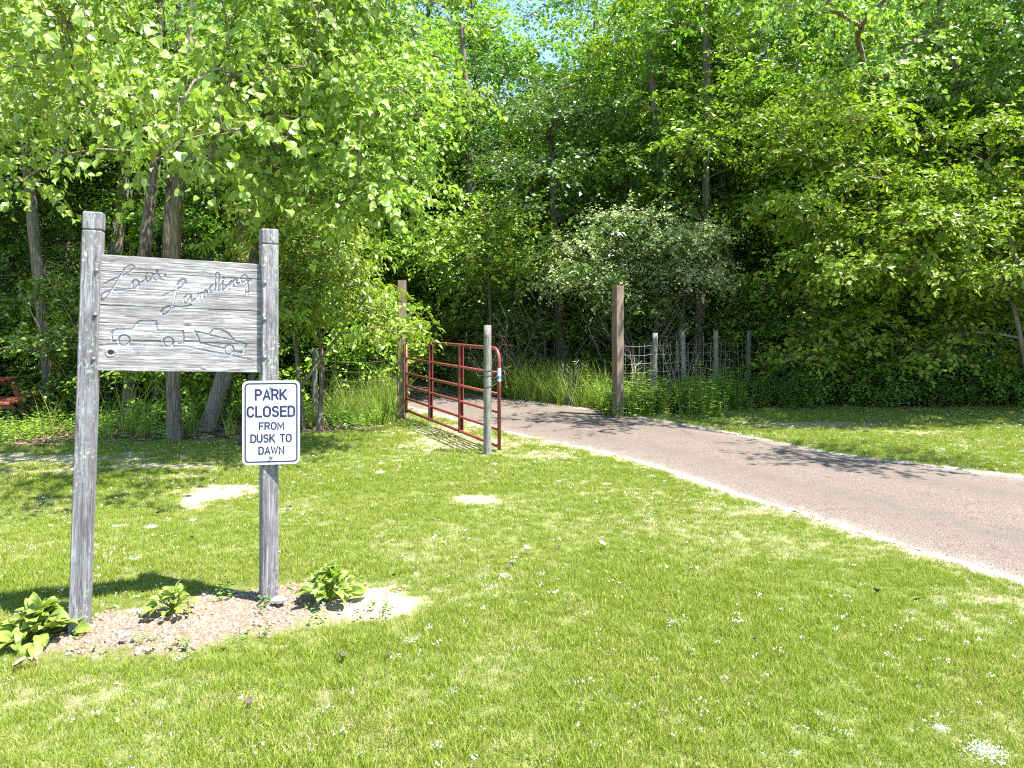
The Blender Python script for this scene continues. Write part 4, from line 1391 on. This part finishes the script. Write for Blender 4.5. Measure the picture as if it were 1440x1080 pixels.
def word(txt, xc, w, zbot, h, parent):
    """sign lettering as mitred flat strokes; crossing strokes sit a hair proud of each other"""
    t = h*.178; gap = .42
    tot = sum((GLY[c][0] if c != ' ' else .45) for c in txt)+gap*(len(txt)-1)
    k = (w-t)/tot; x = xc-w/2+t/2
    mb = MB(); lay = 0
    for c in txt:
        if c == ' ': x += (.45+gap)*k; continue
        gw, strokes = GLY[c]
        for st_ in strokes:
            P = [Vector((x+u*gw*k, zbot+t/2+v*(h-t))) for u, v in st_]
            Q = [P[0]]
            for p in P[1:]:
                if (p-Q[-1]).length > 1e-5: Q.append(p)
            n = len(Q); vs = []
            closed = (Q[0]-Q[-1]).length < 1e-4
            for i, p in enumerate(Q):
                d0 = (Q[i]-Q[i-1]).normalized() if i else ((Q[-1]-Q[-2]).normalized() if closed else (Q[1]-Q[0]).normalized())
                d1 = (Q[i+1]-Q[i]).normalized() if i < n-1 else ((Q[1]-Q[0]).normalized() if closed else d0)
                if i == 0 and not closed: p = p-d1*t/2*(.98 if len(strokes) > 1 or c in 'LMNWU' else .3)
                if i == n-1 and not closed: p = p+d0*t/2*(.98 if c in 'LMNWUEFTK' else .3)
                nn = Vector((-(d0+d1).y, (d0+d1).x)).normalized()
                m_ = 1/max(.45, nn.dot(Vector((-d0.y, d0.x))))
                y = -.0021-.00004*lay
                a_ = p+nn*t/2*m_; b_ = p-nn*t/2*m_
                vs += [(a_.x, y, a_.y), (b_.x, y, b_.y)]
            mb.add(vs, [(2*i, 2*i+1, 2*i+3, 2*i+2) for i in range(n-1)])
            lay = (lay+1) % 4
        x += (gw+gap)*k
    mb.build('lettering', M['sign_blue'], parent)
kx = NW/(79); kz = NH/119
def zz(yimg): return (653-yimg)*kz
# rows measured from the photograph, plate spans 340..419 x 534..653
for (txt, x0, x1, yt, yb) in (('PARK', 357, 401.5, 545.5, 562), ('CLOSED', 346, 413, 569.5, 586), ('FROM', 362.5, 397.5, 592.5, 604), ('DUSK TO', 351, 408, 609.5, 622), ('DAWN', 362, 397.5, 627, 639)):
    word(txt, ((x0+x1)/2-379.6)*kx, (x1-x0)*kx, zz(yb), (yb-yt)*kz, notice)
for yb in (544.2, 642.5):
    bolt(notice, (0, -.002, zz(yb)), .0105)

# ------------------------------------------------------------------ garden bed: clods, hostas, stones
cl = []
for i in range(6):
    mb = MB(); r = np.random.RandomState(i)
    vs = [Vector(v).normalized()*(.5+.5*r.rand()) for v in [(-1,0,0),(1,0,0),(0,-1,0),(0,1,0),(0,0,1),(0,0,-1),(.7,.7,.5),(-.7,.6,.5),(.6,-.7,.4),(-.6,-.7,.5)]]
    import bmesh
    bm = bmesh.new()
    for v in vs: bm.verts.new(v)
    bmesh.ops.convex_hull(bm, input=bm.verts)
    me = bpy.data.meshes.new('clod'); bm.to_mesh(me); bm.free(); me.materials.append(M['clod'])
    cl.append(unlinked('clod', me))
n = 9000
x = RNG.uniform(-2.7, -.45, n); y = RNG.uniform(3.55, 4.7, n)
bdm = bed_mask(x, y); k = RNG.rand(n) < bdm*(.35+vnoise(x*6, y*6, 77))*np.where(x > -.95, .35, 1)
x, y = x[k], y[k]; n = len(x)
scatter('soil_clods', np.stack([x, y, gz(x, y)+.014*bed_mask(x, y)], 1), RNG.rand(n, 3)*6.28, .004+.019*RNG.rand(n)**2.6, RNG.randint(0, 6, n), cl)

def hosta_leaf(seed, L=1.0, wid=.55, curl=.5):
    """broad cupped ribbed blade, base at origin, pointing +x, rising then arching over"""
    r = np.random.RandomState(seed)
    ns, nw = 11, 7
    V = []; F = []
    tw = r.randn()*.12
    for i in range(ns):
        t = i/(ns-1)
        w = wid*.5*L*(math.sin(PI*t**.8)**.62)*(1-.12*t) if 0 < t < 1 else .004
        if t > .75: w *= 1-((t-.75)/.25)**2*.35
        an = .45-1.5*curl*t
        xx = L*(math.sin(.45)-math.sin(an)+.0001)/(1.5*curl)
        zz_ = L*(math.cos(an)-math.cos(.45))/(1.5*curl)
        for j in range(nw):
            q = (j/(nw-1))*2-1
            z = zz_+abs(q)**1.2*w*.42-.012*L*abs(math.sin(q*PI*2.5))*math.sin(PI*t)+.03*L*math.sin(t*9+q*2+seed)*abs(q)+tw*q*w
            V.append((xx-abs(q)*.05*L, q*w*.93, z))
    for i in range(ns-1):
        for j in range(nw-1):
            a = i*nw+j
            F.append((a, a+1, a+nw+1, a+nw))
    return V, F
HM = []
for k in range(6):
    V, F = hosta_leaf(k, 1.0, .60+.06*(k % 3), .55+.13*k)
    me = np_mesh('leaf', V, F, M['hosta'], True)
    HM.append(me)
def hosta(x, y, rad, h, n, seed, label, zb=.0):
    r = np.random.RandomState(seed)
    root = empty('hosta_plant', (x, y, float(gz(x, y))+zb)); tag(root, label, 'plant')
    for i in range(n):
        t = ((i+.5)/n)
        a = i*2.39996+r.randn()*.25
        lean = .12+.95*t                     # inner leaves upright, outer flat
        L = rad*(.34+.22*r.rand())*(.8+.3*t)
        br = rad*.68*t
        bz = h*(1.0-.72*t)*(.72+.3*r.rand())
        px, py = br*math.cos(a), br*math.sin(a)
        o = bpy.data.objects.new('leaf', HM[r.randint(6)])
        link(o, root)
        o.location = (px, py, bz)
        o.rotation_euler = (r.randn()*.45, -(.8-.8*t)+r.randn()*.32, a+r.randn()*.3)
        o.scale = (L, L, L)
    mb = MB()
    for i in range(n):
        t = ((i+.5)/n); a = i*2.39996
        br = rad*.55*t; bz = h*(1.0-.72*t)*.75
        mb.tube([(0, 0, -.01), (br*.35*math.cos(a), br*.35*math.sin(a), bz*.6), (br*math.cos(a), br*math.sin(a), bz)], [.004, .003, .003], 4, False)
    mb.build('stalks', M['hosta'], root)
hosta(-2.42, 3.86, .235, .165, 92, 5, 'largest hosta, broad yellow green leaves at the foot of the left sign post')
hosta(-1.83, 4.08, .155, .13, 42, 6, 'smallest hosta, growing in the mulch midway between the sign posts', .03)
hosta(-1.03, 4.25, .185, .17, 96, 7, 'upright hosta with pale margined leaves right of the metal notice post', .03)

def rock(x, y, z, sx, sy, sz, seed, label, name='rock', group=None, mat='rock'):
    r = np.random.RandomState(seed)
    bm = bmesh.new()
    bmesh.ops.create_icosphere(bm, subdivisions=3, radius=1)
    ph = r.rand(6)*6
    for v in bm.verts:
        c = v.co
        f = 1+.12*math.sin(c.x*3+ph[0])+.10*math.sin(c.y*4+ph[1])+.08*math.sin(c.z*5+c.x*3+ph[2])+.03*r.randn()
        v.co = Vector((c.x*sx*f, c.y*sy*f, c.z*sz*f))
    me = bpy.data.meshes.new(name); bm.to_mesh(me); bm.free(); me.materials.append(M[mat])
    me.polygons.foreach_set('use_smooth', [True]*len(me.polygons))
    o = bpy.data.objects.new(name, me); link(o); o.location = (x, y, z); o.rotation_euler = (0, 0, r.rand()*3)
    tag(o, label, 'rock', group)
rock(-1.30, 4.20, .045, .045, .035, .018, 3, 'smooth cream stone at the foot of the right sign post')
rock(-1.93, 3.74, .035, .022, .018, .012, 4, 'small white stone in the front of the mulch bed')
rock(-1.72, 12.6, -.14, .16, .12, .06, 5, 'pale concrete lump at the foot of the left gate post')
rock(-1.98, 12.55, -.16, .12, .10, .05, 6, 'flat pale stone beside the left gate post')

# clover-like sprigs in the bed
sp = [joined_variant(850+i, 3, .07, .022, .8, 'vine', spread=.025, npair=3) for i in range(3)]
n = 260
x = RNG.uniform(-2.5, -.6, n); y = RNG.uniform(3.6, 4.55, n); bb = bed_mask(x, y)
k = (bb > .1) & (RNG.rand(n) < (1.05-bb)*1.2+.06); x, y = x[k], y[k]; n = len(x)
scatter('bed_sprigs', np.stack([x, y, gz(x, y)+.02], 1), np.stack([0*x, 0*x, RNG.rand(n)*6], 1), .7+.6*RNG.rand(n), RNG.randint(0, 3, n), sp)

# ------------------------------------------------------------------ gate and its posts
H0 = Vector((-.155, 9.1)); H1 = Vector((-1.79, 12.75))
gd = (H1-H0); GL = gd.length
gate = empty('farm_gate', (H1.x, H1.y, 0), math.atan2(-gd.y, -gd.x))
tag(gate, 'open red tubular farm gate with six rails beside the path', 'gate')
RZ = [.075, .275, .485, .70, .955, 1.255]
def grail(name, pts, r, mat=None):
    mb = MB(); mb.tube(pts, r, 12); return mb.build(name, mat or M['gate_red'], gate, True)
# outer bent tube: bottom rail end up, round corner, top rail
rc = .16
c = [(.02, 0, RZ[5])]+[(GL-rc+rc*math.sin(a), 0, RZ[5]-rc+rc*math.cos(a)) for a in np.linspace(0, PI/2, 9)]+[(GL, 0, RZ[0]-.04)]
grail('frame', c, .022)
grail('hinge_stile', [(0.0, 0, .03), (0.0, 0, RZ[5]+.01)], .026)
for z in RZ[:-1]:
    grail('rail', [(.015, 0, z), (GL-.015, 0, z)], .019 if z > RZ[0] else .021)
for t in (1/3, 2/3):
    mb = MB(); x_ = GL*t
    mb.box(x_-.030, x_+.030, -.030, -.020, RZ[0]-.02, RZ[5]+.015); mb.box(x_-.030, x_+.030, .020, .030, RZ[0]-.02, RZ[5]+.015)
    mb.box(x_-.030, x_-.025, -.0195, .0195, RZ[0]-.018, RZ[5]-.022)
    mb.build('brace', M['gate_red'], gate)
mb = MB(); mb.tube([(GL, 0, .86), (GL, 0, 1.02)], .0235, 14, False); st = mb.build('sticker', M['sticker'], gate, True)
mb = MB(); mb.tube([(GL, 0, .885), (GL, 0, .925)], .0239, 14, False); mb.build('sticker_print', M['sticker_blue'], st, True)
mb = MB(); mb.tube([(-.11, 0, .25), (.0, 0, .25)], .012, 8); mb.tube([(-.11, 0, 1.05), (.0, 0, 1.05)], .012, 8); mb.build('hinge', M['gate_red'], gate, True)

def lone_post(name, x, y, w, d, h, mat, label, rz=0, tilt=0, sink=.3, cat='post'):
    o = post_obj(name, w, d, h, M[mat], None, (x, y, float(gz(x, y))), (0, tilt, rz), 0, -sink)
    tag(o, label, cat)
    return o
lone_post('gate_post', -1.88, 12.86, .145, .145, 2.33, 'post_brown', 'tall square timber post the red gate hangs from, half hidden by leaves', R(12))
lone_post('gate_post', 1.755, 12.5, .145, .145, 2.17, 'post_brown', 'tall square brown post right of the path at the start of the wire fence', R(28))
def round_post(name, x, y, r, h, mat, label, parent=None, tilt=(0, 0), cat='post', sink=.25):
    mb = MB(); n = 16; k = 14
    g0 = float(gz(x, y))
    rr = np.random.RandomState(int(abs(x*37+y)*10))
    pts = []; rad = []
    for i in range(k):
        t = i/(k-1); pts.append((rr.randn()*.0015, rr.randn()*.0015, -sink+(h+sink)*t)); rad.append(r*(1.04-.06*t)*(1+.012*rr.randn()))
    rad[-1] *= .93
    mb.tube(pts, rad, n)
    o = mb.build(name, M[mat], parent, True)
    if parent is None:
        o.location = (x, y, g0); o.rotation_euler = (tilt[0], tilt[1], 0); tag(o, label, cat)
    else:
        o.location = (x-parent.location.x, y-parent.location.y, g0-parent.location.z); o.rotation_euler = (tilt[0], tilt[1], 0)
    return o
lpst = round_post('latch_post', -.292, 8.95, .047, 1.535, 'post_round', 'round grey timber post the red gate is wired to')
# wire ties on the latch post
mb = MB()
for z in (.93, .99, .80):
    mb.tube([(.051*math.cos(a), .051*math.sin(a), z+.012*math.sin(a*1.5)) for a in np.linspace(0, 2*PI, 17)], .0035, 5, False)
mb.tube([(.04, .03, .93), (.09, .10, .90), (.13, .16, .95)], .003, 5, False)
mb.tube([(.04, .03, .80), (.08, .11, .82), (.13, .16, .84)], .003, 5, False)
o = mb.build('tie_wire', M['wire_dark'], lpst, True)

# ------------------------------------------------------------------ wire fences
def wire_fence(name, pts, posts, h0, h1, cell, label, wmat, rad=.0018, wob=.006):
    root = empty(name, (pts[0][0], pts[0][1], 0)); tag(root, label, 'fence')
    ox, oy = pts[0]
    for (x, y, r, h, tl) in posts:
        o = round_post('fence_post', x, y, r, h, 'post_round', '', root, tl)
        if r < .06:
            mb = MB()
            for z in (.35, .62, 1.05):
                if z < h-.1:
                    mb.tube([((r+.003)*math.cos(a), (r+.003)*math.sin(a), z) for a in np.linspace(0, 2*PI, 13)], .003, 4, False)
            w = mb.build('tie_wire', M['wire_dark'], o, True)
    mb = MB()
    r_ = np.random.RandomState(5)
    for z in np.arange(h0, h1+.001, cell):
        line = []
        for (a, b) in zip(pts[:-1], pts[1:]):
            L = math.hypot(b[0]-a[0], b[1]-a[1]); m = max(3, int(L/.25))
            for i in range(m):
                t = i/m; x, y = a[0]+(b[0]-a[0])*t, a[1]+(b[1]-a[1])*t
                line.append((x-ox, y-oy, float(gz(x, y))+z+wob*r_.randn()-.02*math.sin(PI*t)))
        line.append((pts[-1][0]-ox, pts[-1][1]-oy, float(gz(*pts[-1]))+z))
        mb.tube(line, rad, 4, False)
    for (a, b) in zip(pts[:-1], pts[1:]):
        L = math.hypot(b[0]-a[0], b[1]-a[1]); m = int(L/cell*.95)
        for i in range(m):
            t = (i+.5)/m; x, y = a[0]+(b[0]-a[0])*t, a[1]+(b[1]-a[1])*t; g = float(gz(x, y))
            mb.tube([(x-ox+r_.randn()*.006, y-oy, g+h0), (x-ox+r_.randn()*.006, y-oy, g+(h0+h1)/2), (x-ox+r_.randn()*.006, y-oy, g+h1)], rad, 4, False)
    mb.build('wire_mesh', wmat, root, True)
    return root
wire_fence('wire_fence', [(1.84, 12.56), (2.49, 13.2), (3.14, 13.7), (3.76, 14.0), (4.7, 15.0)],
           [(2.49, 13.2, .048, 1.375, (0, .01)), (3.14, 13.75, .046, 1.405, (0, -.02)), (3.80, 14.05, .046, 1.40, (0, 0)), (4.70, 15.0, .045, 1.39, (0, .01))], .1, 1.2, .152,
           'pale wire mesh fence on four round posts right of the path', M['wire'])
wire_fence('wire_fence', [(-1.96, 12.9), (-3.22, 12.55)], [(-3.28, 12.5, .048, 1.25, (0, .01))], .1, 1.15, .16,
           'wire mesh fence between the left gate post and a round post', M['wire_dull'], .0024)

# ------------------------------------------------------------------ picnic table
pt = empty('picnic_table', (-8.95, 12.6, float(gz(-8.62, 12.6))), R(12))
tag(pt, 'red brown wooden picnic table at the left edge under the trees', 'picnic table')
mb0 = []
for i in range(5):
    mb = MB(); x0 = -.38+i*.153; mb.box(x0, x0+.145, -.9, .9, .700, .740, .006); mb.build('top_board', M['bench'], pt)
for s in (-1, 1):
    for i in range(2):
        mb = MB(); x0 = s*(.62+i*.15)-.07; mb.box(x0, x0+.14, -.9, .9, .415, .455, .006); mb.build('seat_board', M['bench'], pt)
for y_ in (-.62, .62):
    mb = MB(); mb.box(-.36, .36, y_-.02, y_+.02, .61, .699); mb.build('top_cleat', M['bench_dark'], pt)
    mb = MB(); mb.box(-.80, .80, y_-.02, y_+.02, .325, .414); mb.build('crossbeam', M['bench_dark'], pt)
    for s in (-1, 1):
        mb = MB(); yy0 = y_+.045
        mb.add([(s*.26-.045, yy0-.02, .699), (s*.26+.045, yy0-.02, .699), (s*.26+.045, yy0+.02, .699), (s*.26-.045, yy0+.02, .699),
                (s*.52-.045, yy0-.02, 0), (s*.52+.045, yy0-.02, 0), (s*.52+.045, yy0+.02, 0), (s*.52-.045, yy0+.02, 0)],
               [(0, 1, 2, 3), (7, 6, 5, 4), (0, 4, 5, 1), (1, 5, 6, 2), (2, 6, 7, 3), (3, 7, 4, 0)])
        mb.build('leg', M['bench'], pt)

# ------------------------------------------------------------------ cotton fluff, dead leaves
def fluff_variant(seed, n, s, spread):
    r = np.random.RandomState(seed)
    c = r.randn(n, 3)*[spread, spread, spread*.35]; c[:, 2] = np.abs(c[:, 2])
    a = unit(r.randn(n, 3)); b = unit(np.cross(a, r.randn(n, 3)))
    V = np.stack([c+a*s, c-a*s*.6+b*s*.7, c-a*s*.6-b*s*.7], 1).reshape(-1, 3)
    F = np.arange(3*n).reshape(-1, 3)
    return unlinked('fluff', np_mesh('fluff', V, F, M['fluff']))
fv = [fluff_variant(i, 6, .0022, .0045) for i in range(4)]+[fluff_variant(10+i, 60, .0028, .017) for i in range(3)]+[fluff_variant(20+i, 420, .0032, .032) for i in range(2)]
X = []; Y = []; S = []; I = []; Zo = []
def addf(x, y, s, i, z):
    n = len(x); X.append(x); Y.append(y); S.append(np.broadcast_to(s, (n,))); I.append(np.broadcast_to(i, (n,))); Zo.append(np.broadcast_to(z, (n,)))
n = 10500
x = RNG.uniform(-9, 9, n); y = 2.2+RNG.rand(n)**.8*11; k = (np.abs(x) < .72*y+1.2) & (lawn_mask(x, y) > .5) & (road_sd(x, y) > -.1) & (RNG.rand(n) < .25+1.1*vnoise(x*.8, y*.8, 91)**1.5)
x, y = x[k], y[k]
addf(x, y, 1.2+2.2*RNG.rand(len(x))**2, RNG.randint(0, 4, len(x)), .026+.022*RNG.rand(len(x)))
n = 170
x = RNG.uniform(-8, 8, n); y = 2.4+RNG.rand(n)*9; k = (np.abs(x) < .72*y+1.2) & (lawn_mask(x, y) > .5) & (road_sd(x, y) > .1); x, y = x[k], y[k]
addf(x, y, .5+1.0*RNG.rand(len(x)), 4+RNG.randint(0, 3, len(x)), .035)
for (x_, y_, s_) in ((1.72, 2.74, 1.1), (1.65, 2.9, .5), (-2.73, 5.7, .7), (-2.9, 4.2, .4), (-1.36, 7.75, .8), (-2.5, 5.9, .5), (-.7, 4.15, .6), (.45, 7.3, .5)):
    addf(np.array([x_]), np.array([y_]), s_, 7+int(s_*10) % 2, .035)
# drifts along both road edges
for (E, n, sgn, w, y1) in ((NE, 5600, -1, .03, 12), (FE, 2600, 1, .04, 14)):
    i = RNG.randint(30, 168, n); f = RNG.rand(n)[:, None]
    p = E[i]*(1-f)+E[np.minimum(i+1, 199)]*f
    o2 = (FE-NE)[i]; o2 = o2/np.linalg.norm(o2, axis=1, keepdims=True)
    dens = vnoise(p[:, 0]*2.5, p[:, 1]*2.5, 95)
    off = sgn*(.015+w*np.abs(RNG.randn(n))*(.4+1.2*dens))-sgn*.02
    q = p+o2*off[:, None]
    k = (q[:, 1] > 2) & (q[:, 1] < 15) & (RNG.rand(n) < .12+1.1*dens**1.6)
    q = q[k]
    addf(q[:, 0], q[:, 1], .5+.8*RNG.rand(len(q)), np.where(RNG.rand(len(q)) < .55, 4+RNG.randint(0, 3, len(q)), RNG.randint(0, 4, len(q))), .006)
n = 500; i = RNG.randint(40, 160, n); f = RNG.rand(n)[:, None]; p = NE[i]*(1-f)+FE[i]*f
addf(p[:, 0], p[:, 1], .4+.6*RNG.rand(n), RNG.randint(0, 4, n), .024)
X = np.concatenate(X); Y = np.concatenate(Y); S = np.concatenate(S); I = np.concatenate(I); Zo = np.concatenate(Zo); n = len(X)
scatter('cotton_fluff', np.stack([X, Y, gz(X, Y)+Zo], 1), np.stack([0*X, 0*X, RNG.rand(n)*6.28], 1), S, I, fv)

# gravel grains loose on the road edges
n = 5000; i = RNG.randint(30, 165, n); f = RNG.rand(n)[:, None]; E = np.where((RNG.rand(n) < .5)[:, None], NE[i], FE[i])
p = E+RNG.randn(n, 2)*.09
k = (p[:, 1] > 2) & (p[:, 1] < 15); p = p[k]; n = len(p)
scatter('edge_gravel', np.column_stack([p, np.full(n, .012)]), RNG.rand(n, 3)*6, .003+.006*RNG.rand(n)**2, RNG.randint(0, 6, n), cl)

def curled(seed, size):
    r = np.random.RandomState(seed); V = []; F = []; n = 6
    for i in range(n):
        t = i/(n-1)*2-1
        w = size*.42*math.sqrt(max(0.02, 1-t*t))
        for j in range(3):
            s = j-1
            V.append((t*size*.5, s*w, size*(.10+.28*abs(s)*(1-.4*t*t)+.12*t*t+.05*r.randn())))
    for i in range(n-1):
        for j in range(2):
            a = i*3+j; F.append((a, a+1, a+4, a+3))
    return np_mesh('dead_leaf', V, F, None, True)
dl = [curled(i, .05) for i in range(3)]; dlt = [curled(10+i, .06) for i in range(2)]
for m_ in dl: m_.materials.append(M['deadleaf'])
for m_ in dlt: m_.materials.append(M['deadleaf_tan'])
def px_ground(x, y): 
    Y_ = 1696.0/(y-450); return (x-720)/1060*Y_, Y_
DL = [(408, 718, 0), (404, 722, 0), (183, 720, 0), (270, 760, 0), (222, 727, 0), (540, 762, 0), (554, 815, 0), (545, 878+50, 0), (480, 931, 0), (1232, 838, 0), (1290, 850, 0), (718, 800, 0), (785, 775, 0), (350, 995, 0), (1060, 905, 0)]
for i, (u, v, k) in enumerate(DL):
    x_, y_ = px_ground(u, v)
    o = bpy.data.objects.new('dead_leaf', dl[i % 3]); link(o); o.location = (x_, y_, float(gz(x_, y_))+.028); o.rotation_euler = (rg.randn()*.3, rg.randn()*.3, rg.rand()*6); o.scale = (.55+.35*rg.rand(),)*3
    tag(o, 'curled blackened dead leaf lying on the lawn', 'dead leaf', 'dark dead leaves on the lawn')
for i, (u, v, lab) in enumerate(((846, 772, 'curled tan dead leaf alone in the middle of the lawn'), (44, 937, 'tan dead leaf on the grass below the largest hosta'), (30, 940, 'darker tan leaf just left of another below the largest hosta'), (740, 778, 'tan curled leaf on the lawn left of the middle'))):
    x_, y_ = px_ground(u, v)
    o = bpy.data.objects.new('dead_leaf', dlt[i % 2]); link(o); o.location = (x_, y_, float(gz(x_, y_))+.03); o.rotation_euler = (.2, .3, i*2.1)
    tag(o, lab, 'dead leaf')
